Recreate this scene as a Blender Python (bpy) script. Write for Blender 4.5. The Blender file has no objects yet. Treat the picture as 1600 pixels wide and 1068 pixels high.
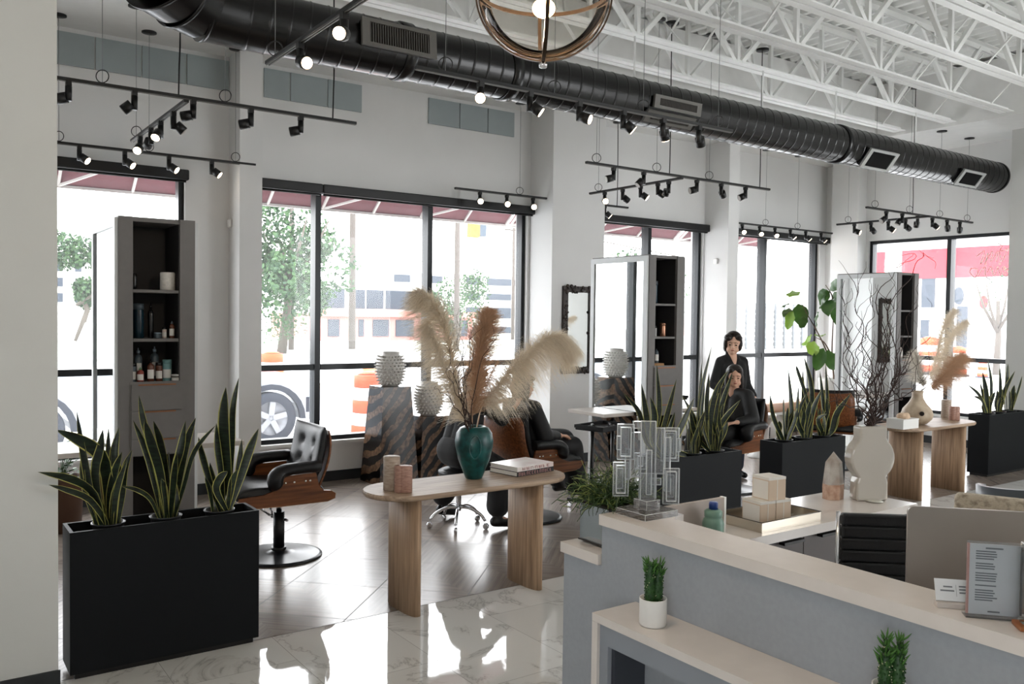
import bpy, bmesh, math, random
from mathutils import Vector, Matrix, noise
V = Vector
PI = math.pi
C = bpy.context.scene.collection
scene = bpy.context.scene

# ------------------------------------------------------------------ camera
CF, CYAW, CPIT, CROL = 1340.0, math.radians(35.253), math.radians(1.701), math.radians(0.759)
CPOS = V((0, 0, 1.82))
_F = V((math.sin(CYAW) * math.cos(CPIT), math.cos(CYAW) * math.cos(CPIT), -math.sin(CPIT)))
_R = V((math.cos(CYAW), -math.sin(CYAW), 0))
_U = _R.cross(_F)
_R2 = math.cos(CROL) * _R + math.sin(CROL) * _U
_U2 = -math.sin(CROL) * _R + math.cos(CROL) * _U


def ray(x, y):
    return _F + _R2 * (x - 800) / CF + _U2 * (534 - y) / CF


def at(x, y, ax, v):
    """point seen at photo pixel x, y on the plane where axis ax (0 X, 1 Y, 2 Z) is v"""
    d = ray(x, y)
    return CPOS + d * ((v - CPOS[ax]) / d[ax])


cam = bpy.data.cameras.new('camera')
cam.sensor_width = 36.0
cam.lens = 36.0 * CF / 1600.0
cam.clip_start = 0.05
cam.clip_end = 500
camo = bpy.data.objects.new('camera', cam)
C.objects.link(camo)
camo.matrix_world = Matrix(((_R2.x, _U2.x, -_F.x, CPOS.x), (_R2.y, _U2.y, -_F.y, CPOS.y), (_R2.z, _U2.z, -_F.z, CPOS.z), (0, 0, 0, 1)))
scene.camera = camo

# ------------------------------------------------------------------ materials
MATS = {}


def hexc(r, g, b):
    def f(c):
        c /= 255.0
        return c / 12.92 if c <= 0.04045 else ((c + 0.055) / 1.055) ** 2.4
    return (f(r), f(g), f(b), 1)


def mat(name, rgb=(200, 200, 200), rough=0.5, metal=0.0, noise_amt=0.0, noise_scale=8.0, bump=0.0, bump_scale=60.0,
        emit=0.0, alpha=1.0, trans=0.0, ior=1.45, coat=0.0, rgb2=None, stretch=(1, 1, 1), detail=3.0, ramp=(0.35, 0.65), sheen=0.0, spec=0.5):
    if name in MATS:
        return MATS[name]
    m = bpy.data.materials.new(name)
    m.use_nodes = True
    nt = m.node_tree
    b = nt.nodes['Principled BSDF']
    col = hexc(*rgb)
    b.inputs['Base Color'].default_value = col
    b.inputs['Roughness'].default_value = rough
    b.inputs['Metallic'].default_value = metal
    b.inputs['IOR'].default_value = ior
    b.inputs['Transmission Weight'].default_value = trans
    b.inputs['Coat Weight'].default_value = coat
    b.inputs['Sheen Weight'].default_value = sheen
    b.inputs['Specular IOR Level'].default_value = spec
    b.inputs['Alpha'].default_value = alpha
    if emit > 0:
        b.inputs['Emission Color'].default_value = col
        b.inputs['Emission Strength'].default_value = emit
    tc = nt.nodes.new('ShaderNodeTexCoord')
    mp = nt.nodes.new('ShaderNodeMapping')
    mp.inputs['Scale'].default_value = stretch
    nt.links.new(tc.outputs['Object'], mp.inputs['Vector'])
    # every surface carries at least a faint procedural variation
    n = nt.nodes.new('ShaderNodeTexNoise')
    n.inputs['Scale'].default_value = noise_scale
    n.inputs['Detail'].default_value = detail
    nt.links.new(mp.outputs['Vector'], n.inputs['Vector'])
    r = nt.nodes.new('ShaderNodeValToRGB')
    c2 = hexc(*rgb2) if rgb2 else tuple(max(0, c * (1 - max(noise_amt, 0.03))) for c in col[:3]) + (1,)
    r.color_ramp.elements[0].position = ramp[0]
    r.color_ramp.elements[1].position = ramp[1]
    r.color_ramp.elements[0].color = c2
    r.color_ramp.elements[1].color = col
    nt.links.new(n.outputs['Fac'], r.inputs['Fac'])
    if metal < 1 or rgb2:
        nt.links.new(r.outputs['Color'], b.inputs['Base Color'])
    if bump > 0:
        n2 = nt.nodes.new('ShaderNodeTexNoise')
        n2.inputs['Scale'].default_value = bump_scale
        n2.inputs['Detail'].default_value = 4
        nt.links.new(mp.outputs['Vector'], n2.inputs['Vector'])
        bp = nt.nodes.new('ShaderNodeBump')
        bp.inputs['Strength'].default_value = bump
        bp.inputs['Distance'].default_value = 0.01
        nt.links.new(n2.outputs['Fac'], bp.inputs['Height'])
        nt.links.new(bp.outputs['Normal'], b.inputs['Normal'])
    MATS[name] = m
    return m


def translucent(m, rgb, fac):
    nt = m.node_tree
    out = [n for n in nt.nodes if n.type == 'OUTPUT_MATERIAL'][0]
    b = nt.nodes['Principled BSDF']
    t = nt.nodes.new('ShaderNodeBsdfTranslucent')
    t.inputs['Color'].default_value = hexc(*rgb)
    x = nt.nodes.new('ShaderNodeMixShader')
    x.inputs['Fac'].default_value = fac
    nt.links.new(b.outputs['BSDF'], x.inputs[1])
    nt.links.new(t.outputs['BSDF'], x.inputs[2])
    nt.links.new(x.outputs['Shader'], out.inputs['Surface'])
    return m


def wood(name, light, dark, rough=0.45, axis=0, scale=6.0):
    """streaky wood grain running along the given axis"""
    if name in MATS:
        return MATS[name]
    st = [26.0, 26.0, 26.0]
    st[axis] = 1.3
    m = mat(name, light, rough, rgb2=dark, stretch=tuple(st), noise_scale=scale * 0.35, detail=6, ramp=(0.3, 0.7), bump=0.06, bump_scale=3.0)
    return m


def window_glass(name, tint=(243, 244, 245), haze=0.06, ior=1.35):
    m = bpy.data.materials.new(name)
    m.use_nodes = True
    nt = m.node_tree
    for n in list(nt.nodes):
        nt.nodes.remove(n)
    out = nt.nodes.new('ShaderNodeOutputMaterial')
    tr = nt.nodes.new('ShaderNodeBsdfTransparent')
    tr.inputs['Color'].default_value = hexc(*tint)
    gl = nt.nodes.new('ShaderNodeBsdfGlossy')
    gl.inputs['Roughness'].default_value = 0.02
    fr = nt.nodes.new('ShaderNodeFresnel')
    fr.inputs['IOR'].default_value = ior
    mx = nt.nodes.new('ShaderNodeMixShader')
    nt.links.new(fr.outputs['Fac'], mx.inputs['Fac'])
    nt.links.new(tr.outputs['BSDF'], mx.inputs[1])
    nt.links.new(gl.outputs['BSDF'], mx.inputs[2])
    last = mx
    if haze > 0:
        tl = nt.nodes.new('ShaderNodeBsdfTranslucent')
        tl.inputs['Color'].default_value = (0.95, 0.97, 1, 1)
        nz = nt.nodes.new('ShaderNodeTexNoise')
        nz.inputs['Scale'].default_value = 1.6
        nz.inputs['Detail'].default_value = 6
        tc = nt.nodes.new('ShaderNodeTexCoord')
        nt.links.new(tc.outputs['Object'], nz.inputs['Vector'])
        mr = nt.nodes.new('ShaderNodeMapRange')
        mr.inputs['To Min'].default_value = haze * 0.7
        mr.inputs['To Max'].default_value = haze * 1.4
        nt.links.new(nz.outputs['Fac'], mr.inputs['Value'])
        m2 = nt.nodes.new('ShaderNodeMixShader')
        nt.links.new(mr.outputs['Result'], m2.inputs['Fac'])
        nt.links.new(mx.outputs['Shader'], m2.inputs[1])
        nt.links.new(tl.outputs['BSDF'], m2.inputs[2])
        last = m2
    nt.links.new(last.outputs['Shader'], out.inputs['Surface'])
    return m


# ------------------------------------------------------------------ mesh builder
class MB:
    def __init__(self):
        self.v, self.f, self.m, self.s = [], [], [], []

    def add(self, vs, fs, mi=0, smooth=False):
        b = len(self.v)
        self.v.extend(tuple(p) for p in vs)
        for f in fs:
            self.f.append(tuple(b + i for i in f))
            self.m.append(mi)
            self.s.append(smooth)
        return self

    def box(self, x0, x1, y0, y1, z0, z1, mi=0):
        vs = [(x0, y0, z0), (x1, y0, z0), (x1, y1, z0), (x0, y1, z0), (x0, y0, z1), (x1, y0, z1), (x1, y1, z1), (x0, y1, z1)]
        return self.add(vs, [(0, 3, 2, 1), (4, 5, 6, 7), (0, 1, 5, 4), (1, 2, 6, 5), (2, 3, 7, 6), (3, 0, 4, 7)], mi)

    def bbox(self, x0, x1, y0, y1, z0, z1, r=0.01, mi=0, edge=None):
        """box with chamfered edges"""
        bm = bmesh.new()
        bmesh.ops.create_cube(bm, size=1)
        for v in bm.verts:
            v.co = V(((x0 + x1) / 2 + v.co.x * (x1 - x0), (y0 + y1) / 2 + v.co.y * (y1 - y0), (z0 + z1) / 2 + v.co.z * (z1 - z0)))
        r = min(r, 0.49 * min(x1 - x0, y1 - y0, z1 - z0))
        bmesh.ops.bevel(bm, geom=bm.edges[:] + bm.verts[:], offset=r, segments=2 if r < 0.02 else 4, profile=0.5, affect='EDGES')
        n0 = len(self.f)
        self.frombm(bm, mi, r >= 0.02)
        if edge is not None:
            dims = (x1 - x0, y1 - y0, z1 - z0)
            for k in range(n0, len(self.f)):
                q = [V(self.v[i]) for i in self.f[k]]
                ext = sorted(max(p[j] for p in q) - min(p[j] for p in q) for j in range(3))
                if ext[1] < 2.2 * r + 1e-6 or len(q) == 3: self.m[k] = edge
        return self

    def frombm(self, bm, mi=0, smooth=False, M=None):
        bm.verts.index_update()
        vs = [(M @ v.co if M else v.co.copy()) for v in bm.verts]
        self.add(vs, [tuple(v.index for v in f.verts) for f in bm.faces], mi, smooth)
        bm.free()
        return self

    def xform(self, M, start=0):
        for i in range(start, len(self.v)):
            self.v[i] = tuple(M @ V(self.v[i]))
        return self

    def tube(self, pts, r, seg=8, mi=0, cap=True, smooth=True):
        pts = [V(p) for p in pts]
        n = len(pts)
        rs = r if isinstance(r, (list, tuple)) else [r] * n
        t0 = (pts[1] - pts[0]).normalized()
        up = V((0, 0, 1)) if abs(t0.z) < 0.9 else V((1, 0, 0))
        u = t0.cross(up).normalized()
        vs, fs = [], []
        for i, p in enumerate(pts):
            if i == 0:
                t = t0
            elif i == n - 1:
                t = (pts[i] - pts[i - 1]).normalized()
            else:
                t = ((pts[i + 1] - p).normalized() + (p - pts[i - 1]).normalized())
                t = t.normalized() if t.length > 1e-6 else t0
            u = (u - t * u.dot(t))
            u = u.normalized() if u.length > 1e-6 else t.orthogonal().normalized()
            w = t.cross(u)
            for k in range(seg):
                a = 2 * PI * k / seg
                vs.append(p + (u * math.cos(a) + w * math.sin(a)) * rs[i])
        for i in range(n - 1):
            for k in range(seg):
                k2 = (k + 1) % seg
                fs.append((i * seg + k, i * seg + k2, (i + 1) * seg + k2, (i + 1) * seg + k))
        self.add(vs, fs, mi, smooth)
        if cap:
            b = len(self.v) - len(vs)
            self.f.append(tuple(b + k for k in reversed(range(seg)))); self.m.append(mi); self.s.append(False)
            self.f.append(tuple(b + (n - 1) * seg + k for k in range(seg))); self.m.append(mi); self.s.append(False)
        return self

    def lathe(self, prof, c=(0, 0, 0), seg=24, mi=0, smooth=True, sx=1.0, sy=1.0, cap=True):
        vs, fs = [], []
        n = len(prof)
        for r, z in prof:
            for k in range(seg):
                a = 2 * PI * k / seg
                vs.append((c[0] + r * sx * math.cos(a), c[1] + r * sy * math.sin(a), c[2] + z))
        for i in range(n - 1):
            for k in range(seg):
                k2 = (k + 1) % seg
                fs.append((i * seg + k, i * seg + k2, (i + 1) * seg + k2, (i + 1) * seg + k))
        self.add(vs, fs, mi, smooth)
        if cap:
            b = len(self.v) - len(vs)
            if prof[0][0] > 1e-4:
                self.f.append(tuple(b + k for k in reversed(range(seg)))); self.m.append(mi); self.s.append(False)
            if prof[-1][0] > 1e-4:
                self.f.append(tuple(b + (n - 1) * seg + k for k in range(seg))); self.m.append(mi); self.s.append(False)
        return self

    def prism(self, poly, axis, a0, a1, mi=0, smooth=False):
        """extrude a 2-D polygon along an axis. poly coords are the other two axes in order"""
        def mk(p, a):
            if axis == 0:
                return (a, p[0], p[1])
            if axis == 1:
                return (p[0], a, p[1])
            return (p[0], p[1], a)
        n = len(poly)
        vs = [mk(p, a0) for p in poly] + [mk(p, a1) for p in poly]
        fs = [(i, (i + 1) % n, n + (i + 1) % n, n + i) for i in range(n)]
        self.add(vs, fs, mi, smooth)
        b = len(self.v) - 2 * n
        self.f.append(tuple(b + i for i in reversed(range(n)))); self.m.append(mi); self.s.append(False)
        self.f.append(tuple(b + n + i for i in range(n))); self.m.append(mi); self.s.append(False)
        return self

    def ball(self, c, r, seg=16, rings=10, mi=0, sx=1, sy=1, sz=1, M=None):
        vs, fs = [], []
        for i in range(rings + 1):
            th = PI * i / rings
            for k in range(seg):
                a = 2 * PI * k / seg
                p = V((r * sx * math.sin(th) * math.cos(a), r * sy * math.sin(th) * math.sin(a), r * sz * math.cos(th)))
                if M:
                    p = M @ p
                vs.append(p + V(c))
        for i in range(rings):
            for k in range(seg):
                k2 = (k + 1) % seg
                fs.append((i * seg + k, (i + 1) * seg + k, (i + 1) * seg + k2, i * seg + k2))
        return self.add(vs, fs, mi, True)

    def build(self, name, mats, parent=None, loc=None, rot=None, weld=0.0):
        me = bpy.data.meshes.new(name)
        me.from_pydata(self.v, [], self.f)
        if not isinstance(mats, (list, tuple)):
            mats = [mats]
        for m in mats:
            me.materials.append(m)
        me.polygons.foreach_set('material_index', self.m)
        me.polygons.foreach_set('use_smooth', self.s)
        me.update()
        if weld >= 0:
            bm = bmesh.new()
            bm.from_mesh(me)
            bmesh.ops.remove_doubles(bm, verts=bm.verts[:], dist=max(weld, 1e-6))
            bmesh.ops.recalc_face_normals(bm, faces=bm.faces[:])
            bm.to_mesh(me)
            bm.free()
        o = bpy.data.objects.new(name, me)
        C.objects.link(o)
        if parent:
            o.parent = parent
        if loc is not None:
            o.location = loc
        if rot is not None:
            o.rotation_euler = (0, 0, rot)
        return o


def tag(o, label=None, cat=None, group=None, kind=None):
    if label: o['label'] = label
    if cat: o['category'] = cat
    if group: o['group'] = group
    if kind: o['kind'] = kind
    return o


def thing(name, label, cat, loc=(0, 0, 0), rz=0.0, group=None):
    o = bpy.data.objects.new(name, None)
    C.objects.link(o)
    o.empty_display_size = 0.1
    o.location = loc
    o.rotation_euler = (0, 0, rz)
    return tag(o, label, cat, group)


def dup(o, parent=None, loc=None, rz=None, label=None):
    c = o.copy()
    C.objects.link(c)
    if parent: c.parent = parent
    if loc is not None: c.location = loc
    if rz is not None: c.rotation_euler = (0, 0, rz)
    if label: c['label'] = label
    for ch in list(o.children):
        dup(ch, c)
    return c


def struct(name, mb, mats, **k):
    o = mb.build(name, mats, **k)
    o['kind'] = 'structure'
    return o


def bez(pts, n):
    """smooth catmull-rom through points"""
    pts = [V(p) for p in pts]
    P = [pts[0] * 2 - pts[1]] + pts + [pts[-1] * 2 - pts[-2]]
    out = []
    segs = len(pts) - 1
    for i in range(n + 1):
        t = i / n * segs
        k = min(int(t), segs - 1)
        t -= k
        a, b, c, d = P[k], P[k + 1], P[k + 2], P[k + 3]
        out.append(0.5 * ((2 * b) + (c - a) * t + (2 * a - 5 * b + 4 * c - d) * t * t + (3 * b - a - 3 * c + d) * t ** 3))
    return out
# ------------------------------------------------------------------ palette
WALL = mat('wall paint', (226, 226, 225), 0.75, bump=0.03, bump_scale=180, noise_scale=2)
WALL_SHADED = mat('shaded wall paint', (205, 206, 203), 0.8, bump=0.04, bump_scale=160, noise_scale=2)  # same wall paint, darkened: the piers' shade is put into the colour
SOFF = mat('soffit paint', (236, 236, 234), 0.8)
STEEL = mat('white painted steel', (242, 243, 241), 0.5, noise_amt=0.08, noise_scale=3)
DECK = mat('white roof deck', (244, 245, 243), 0.55, noise_amt=0.06)
FRAME = mat('dark window frame', (30, 33, 36), 0.35, metal=0.3)
BLACK = mat('black metal', (16, 16, 17), 0.4)
MATTE = mat('matte black', (22, 23, 24), 0.65)
CHROME = mat('chrome', (215, 215, 218), 0.12, metal=1.0)
PLANTER = mat('charcoal planter', (15, 18, 21), 0.55, noise_scale=3, spec=0.2)
GLASS = window_glass('window glass', haze=0.03)
PANEL = mat('blue grey panel', (158, 168, 170), 0.5)
BASEB = mat('dark baseboard', (38, 42, 45), 0.55)
MIRROR = mat('mirror silver', (235, 238, 238), 0.015, metal=1.0)
CABINET = mat('taupe laminate', (112, 109, 107), 0.5, noise_amt=0.06, noise_scale=20)
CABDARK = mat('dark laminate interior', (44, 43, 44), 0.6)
FRAMEW = mat('pale mirror frame', (214, 217, 218), 0.4)
WHITE = mat('white ceramic', (232, 231, 228), 0.3)
WALNUT = wood('walnut plywood', (138, 84, 48), (84, 46, 24), 0.35, axis=0)
LEATHER = mat('black leather', (17, 18, 21), 0.42, bump=0.15, bump_scale=90, spec=0.5)
OAK = wood('weathered oak top', (184, 160, 136), (132, 110, 92), 0.5, axis=0)
OAKV = wood('weathered oak leg', (190, 160, 130), (140, 113, 90), 0.55, axis=2)
YL = 8.75
XR = 12.6
XL = -4.0
YB = -3.6
ZD = 5.12

# ------------------------------------------------------------------ floor
def clip(poly, a, b, c):
    """keep a*x+b*y>=c"""
    out = []
    for i in range(len(poly)):
        p, q = poly[i], poly[(i + 1) % len(poly)]
        dp, dq = a * p[0] + b * p[1] - c, a * q[0] + b * q[1] - c
        if dp >= 0: out.append(p)
        if dp * dq < 0:
            t = dp / (dp - dq)
            out.append((p[0] + (q[0] - p[0]) * t, p[1] + (q[1] - p[1]) * t))
    return out


def floor_material(kind):
    m = bpy.data.materials.new(kind)
    m.use_nodes = True
    nt = m.node_tree
    b = nt.nodes['Principled BSDF']
    tc = nt.nodes.new('ShaderNodeTexCoord')
    at_ = nt.nodes.new('ShaderNodeAttribute')
    at_.attribute_name = 'tile'
    L = nt.links
    if kind == 'marble':
        sep = nt.nodes.new('ShaderNodeSeparateColor')
        L.new(at_.outputs['Color'], sep.inputs[0])
        comb = nt.nodes.new('ShaderNodeVectorMath')
        comb.operation = 'MULTIPLY_ADD'
        comb.inputs[1].default_value = (1, 1, 1)
        sc = nt.nodes.new('ShaderNodeVectorMath')
        sc.operation = 'SCALE'
        sc.inputs['Scale'].default_value = 30
        L.new(at_.outputs['Color'], sc.inputs[0])
        L.new(tc.outputs['Object'], comb.inputs[0])
        L.new(sc.outputs[0], comb.inputs[2])
        n = nt.nodes.new('ShaderNodeTexNoise')
        n.inputs['Scale'].default_value = 1.5
        n.inputs['Detail'].default_value = 7
        n.inputs['Roughness'].default_value = 0.62
        n.inputs['Distortion'].default_value = 0.9
        L.new(comb.outputs[0], n.inputs['Vector'])
        r = nt.nodes.new('ShaderNodeValToRGB')
        e = r.color_ramp.elements
        e[0].position, e[0].color = 0.0, hexc(217, 216, 212)
        e[1].position, e[1].color = 1.0, hexc(222, 221, 218)
        for p, c in ((0.478, (213, 212, 208)), (0.496, (200, 198, 194)), (0.503, (172, 170, 167)), (0.510, (206, 204, 200)), (0.54, (219, 218, 214))):
            x = e.new(p)
            x.color = hexc(*c)
        L.new(n.outputs['Fac'], r.inputs['Fac'])
        L.new(r.outputs['Color'], b.inputs['Base Color'])
        b.inputs['Roughness'].default_value = 0.035
        b.inputs['Specular IOR Level'].default_value = 0.75
        n3 = nt.nodes.new('ShaderNodeTexNoise')
        n3.inputs['Scale'].default_value = 4.5
        L.new(tc.outputs['Object'], n3.inputs['Vector'])
        bp = nt.nodes.new('ShaderNodeBump')
        bp.inputs['Strength'].default_value = 0.035
        bp.inputs['Distance'].default_value = 0.02
        L.new(n3.outputs['Fac'], bp.inputs['Height'])
        L.new(bp.outputs['Normal'], b.inputs['Normal'])
    else:
        cols = []
        for ang in (0, 90):
            mp = nt.nodes.new('ShaderNodeMapping')
            mp.vector_type = 'TEXTURE'
            mp.inputs['Rotation'].default_value = (0, 0, math.radians(45 + ang))
            mp.inputs['Scale'].default_value = (1 / 1.2, 1 / 26.0, 1)
            n = nt.nodes.new('ShaderNodeTexNoise')
            n.inputs['Scale'].default_value = 1.6
            n.inputs['Detail'].default_value = 6
            L.new(tc.outputs['Object'], mp.inputs['Vector'])
            L.new(mp.outputs['Vector'], n.inputs['Vector'])
            cols.append(n)
        sep = nt.nodes.new('ShaderNodeSeparateColor')
        L.new(at_.outputs['Color'], sep.inputs[0])
        mx = nt.nodes.new('ShaderNodeMix')
        L.new(sep.outputs[1], mx.inputs[0])
        L.new(cols[0].outputs['Fac'], mx.inputs[2])
        L.new(cols[1].outputs['Fac'], mx.inputs[3])
        r = nt.nodes.new('ShaderNodeValToRGB')
        e = r.color_ramp.elements
        e[0].position, e[0].color = 0.3, hexc(122, 111, 103)
        e[1].position, e[1].color = 0.72, hexc(156, 144, 134)
        L.new(mx.outputs[0], r.inputs['Fac'])
        hs = nt.nodes.new('ShaderNodeHueSaturation')
        mr = nt.nodes.new('ShaderNodeMapRange')
        mr.inputs['To Min'].default_value = 0.72
        mr.inputs['To Max'].default_value = 1.2
        L.new(sep.outputs[0], mr.inputs['Value'])
        L.new(mr.outputs['Result'], hs.inputs['Value'])
        L.new(r.outputs['Color'], hs.inputs['Color'])
        L.new(hs.outputs['Color'], b.inputs['Base Color'])
        b.inputs['Roughness'].default_value = 0.25
        b.inputs['Specular IOR Level'].default_value = 0.6
        bp = nt.nodes.new('ShaderNodeBump')
        bp.inputs['Strength'].default_value = 0.05
        bp.inputs['Distance'].default_value = 0.004
        L.new(mx.outputs[0], bp.inputs['Height'])
        L.new(bp.outputs['Normal'], b.inputs['Normal'])
    MATS[kind] = m
    return m


def tiles_object(name, polys, m, grout, ext):
    vs, fs, mi, cols = [], [], [], []
    x0, x1, y0, y1 = ext
    vs += [(x0, y0, -0.02), (x1, y0, -0.02), (x1, y1, -0.02), (x0, y1, -0.02), (x0, y0, -0.0012), (x1, y0, -0.0012), (x1, y1, -0.0012), (x0, y1, -0.0012)]
    fs += [(0, 3, 2, 1), (4, 5, 6, 7), (0, 1, 5, 4), (1, 2, 6, 5), (2, 3, 7, 6), (3, 0, 4, 7)]
    mi += [1] * 6
    cols += [(0, 0, 0)] * 6
    for p, c in polys:
        if len(p) < 3: continue
        b = len(vs)
        vs += [(q[0], q[1], 0.0) for q in p]
        fs.append(tuple(b + i for i in range(len(p))))
        mi.append(0)
        cols.append(c)
    me = bpy.data.meshes.new(name)
    me.from_pydata(vs, [], fs)
    me.materials.append(m)
    me.materials.append(grout)
    me.polygons.foreach_set('material_index', mi)
    ca = me.color_attributes.new('tile', 'FLOAT_COLOR', 'CORNER')
    for pl in me.polygons:
        for li in pl.loop_indices:
            ca.data[li].color = (*cols[pl.index], 1)
    o = bpy.data.objects.new(name, me)
    C.objects.link(o)
    o['kind'] = 'structure'
    return o


random.seed(3)
GROUT = mat('grout', (96, 92, 88), 0.8)
GROUTM = mat('marble grout', (128, 126, 122), 0.8)
polys = []
T, g = 0.87 / math.sqrt(2), 0.0028
for i in range(-14, 22):
    for j in range(-14, 22):
        # u = (X+Y), v=(Y-X)
        u0, v0 = 7.71 + 0.87 * i, 1.70 + 0.87 * j
        gg = g * 1.4
        pts = []
        for (u, v) in ((u0 + gg, v0 + gg), (u0 + 0.87 - gg, v0 + gg), (u0 + 0.87 - gg, v0 + 0.87 - gg), (u0 + gg, v0 + 0.87 - gg)):
            pts.append(((u - v) / 2, (u + v) / 2))
        if min(p[1] for p in pts) > YL or max(p[1] for p in pts) < 4.67 or min(p[0] for p in pts) > XR or max(p[0] for p in pts) < XL:
            continue
        # each tile is printed with two mitred boards
        a = random.random()
        for k, tri in enumerate(((pts[0], pts[1], pts[2]), (pts[0], pts[2], pts[3]))):
            q = list(tri)
            q = clip(q, 0, 1, 4.674)
            q = clip(q, 0, -1, -YL) if q else q
            q = clip(q, 1, 0, XL) if q else q
            q = clip(q, -1, 0, -XR) if q else q
            polys.append((q[::-1], (min(1, max(0, a + random.uniform(-.25, .25))), (i + j + k) % 2, 0)))
tiles_object('floor', polys, floor_material('wood look tile'), GROUT, (XL, XR, 4.67, YL))
polys = []
for i in range(-11, 18):
    x0 = 2.28 + 0.61 * i
    base = (3.87, 3.455, 4.285)[(i + 1) % 3]
    for j in range(-8, 4):
        y0 = base + 1.22 * j
        q = [(x0 + .0013, y0 + .0013), (x0 + .6087, y0 + .0013), (x0 + .6087, y0 + 1.2187), (x0 + .0013, y0 + 1.2187)]
        q = clip(q, 0, -1, -4.666)
        q = clip(q, 0, 1, YB) if q else q
        q = clip(q, 1, 0, XL) if q else q
        q = clip(q, -1, 0, -XR) if q else q
        if q:
            polys.append((q, (random.random(), random.random(), random.random())))
tiles_object('floor', polys, floor_material('marble'), GROUTM, (XL, XR, YB, 4.67))

# ------------------------------------------------------------------ walls with openings
def wall_x(name, y0, y1, x0, x1, z0, z1, holes, m):
    """wall along X with rectangular openings (xa, xb, za, zb)"""
    mb = MB()
    xs = sorted({x0, x1} | {h[0] for h in holes} | {h[1] for h in holes})
    for a, b in zip(xs, xs[1:]):
        hh = [h for h in holes if h[0] <= a + 1e-6 and h[1] >= b - 1e-6]
        if hh:
            h = hh[0]
            mb.box(a, b, y0, y1, z0, h[2])
            mb.box(a, b, y0, y1, h[3], z1)
        else:
            mb.box(a, b, y0, y1, z0, z1)
    return mb


W = [(-1.6, 2.24, .44, 3.17), (2.93, 6.40, .44, 3.17), (7.38, 9.62, .44, 3.17), (9.98, 12.44, .44, 3.17)]
struct('wall_window', wall_x('w', YL, YL + .25, XL, XR + .25, 0, ZD, W, WALL), WALL)
mb = wall_x('w', XR, XR + .25, YB, YL, 0, ZD, [(5.4, 7.97, .44, 3.1)], WALL)
mb.v = [(y, x, z) for (x, y, z) in mb.v]
struct('wall_end', mb, WALL)
# unseen walls behind the camera; unglazed openings added and sized for fill daylight
struct('wall_back', wall_x('w', YB - .25, YB, XL - .25, XR + .25, 0, ZD, [(8.2, 11.6, .3, 3.9)], WALL), WALL)
mb = wall_x('w', XL - .25, XL, YB, YL, 0, ZD, [(-3.3, -1.6, .4, 3.3)], WALL)  # unseen opening, added and shaped for the daylight it lets in
mb.v = [(y, x, z) for (x, y, z) in mb.v]
struct('wall_left', mb, WALL)
struct('pillar_near', MB().box(-1.1, .585, 4.55, 4.62, 0, ZD).box(-1.1, .53, 4.62, 5.1, 0, ZD), WALL_SHADED)
struct('baseboard_pillar', MB().box(-1.1, .592, 4.538, 4.549, 0, .105), BASEB)
struct('pillar_window', MB().box(2.666, 2.89, 8.41, YL, 0, 4.38), WALL)
struct('pillar_mirror', MB().box(6.44, 7.28, 8.29, YL, 0, 4.38), WALL)
struct('pillar_far', MB().box(9.64, 9.86, 8.30, YL, 0, 4.38), WALL)
struct('pillar_corner', MB().box(12.38, XR, 8.02, 8.50, 0, 4.38), WALL)
struct('pillar_end', MB().box(12.0, XR, 3.2, 5.545, 0, 4.38), WALL_SHADED)
mb = MB()
for a, b in ((XL, 2.666), (2.89, 6.44), (7.28, 9.64), (9.86, XR)):
    mb.box(a, b, YL - .014, YL - .001, 0, .11)
mb.box(2.652, 2.904, 8.396, 8.409, 0, .11).box(6.426, 7.294, 8.276, 8.289, 0, .11).box(9.626, 9.874, 8.286, 8.299, 0, .11)
mb.box(2.652, 2.665, 8.41, YL - .015, 0, .11).box(6.426, 6.439, 8.29, YL - .015, 0, .11).box(9.626, 9.639, 8.3, YL - .015, 0, .11)
struct('baseboard_window', mb, BASEB)
struct('baseboard_end', MB().box(XR - .014, XR - .001, 5.56, 8.0, 0, .11), BASEB)

# soffits and roof deck
struct('ceiling_soffit', MB().box(XL, XR, 7.0, YL, 4.38, ZD).box(11.15, XR, YB, 7.0, 4.38, ZD), SOFF)
mb = MB()
p, x = [], XL
while x < 11.15:
    for dx, dz in ((0, 0), (.035, .04), (.11, .04), (.145, 0)):
        if x + dx < 11.15: p.append((x + dx, ZD + dz))
    x += .19
poly = [(11.15, ZD), (11.15, ZD + .1), (XL, ZD + .1)]
vs, fs = [], []
for q in p:
    vs += [(q[0], YB, q[1]), (q[0], 7.0, q[1])]
for i in range(len(p) - 1):
    fs.append((2 * i, 2 * i + 1, 2 * i + 3, 2 * i + 2))
mb.add(vs, fs)
mb.box(XL - .3, XR + .3, YB - .3, YL + .3, ZD + .06, ZD + .2)
mb_deck = mb
struct('ceiling_deck', mb, DECK, weld=-1)


# ------------------------------------------------------------------ steel joists
def bar(mb, a, b, w, h=None, mi=0):
    h = h or w
    a, b = V(a), V(b)
    t = (b - a).normalized()
    s = t.cross(V((0, 0, 1)))
    s = s.normalized() if s.length > .01 else V((1, 0, 0))
    n = s.cross(t)
    vs = []
    for p in (a, b):
        for i, j in ((-1, -1), (1, -1), (1, 1), (-1, 1)):
            vs.append(p + s * i * w / 2 + n * j * h / 2)
    return mb.add(vs, [(0, 3, 2, 1), (4, 5, 6, 7), (0, 1, 5, 4), (1, 2, 6, 5), (2, 3, 7, 6), (3, 0, 4, 7)], mi)


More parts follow.
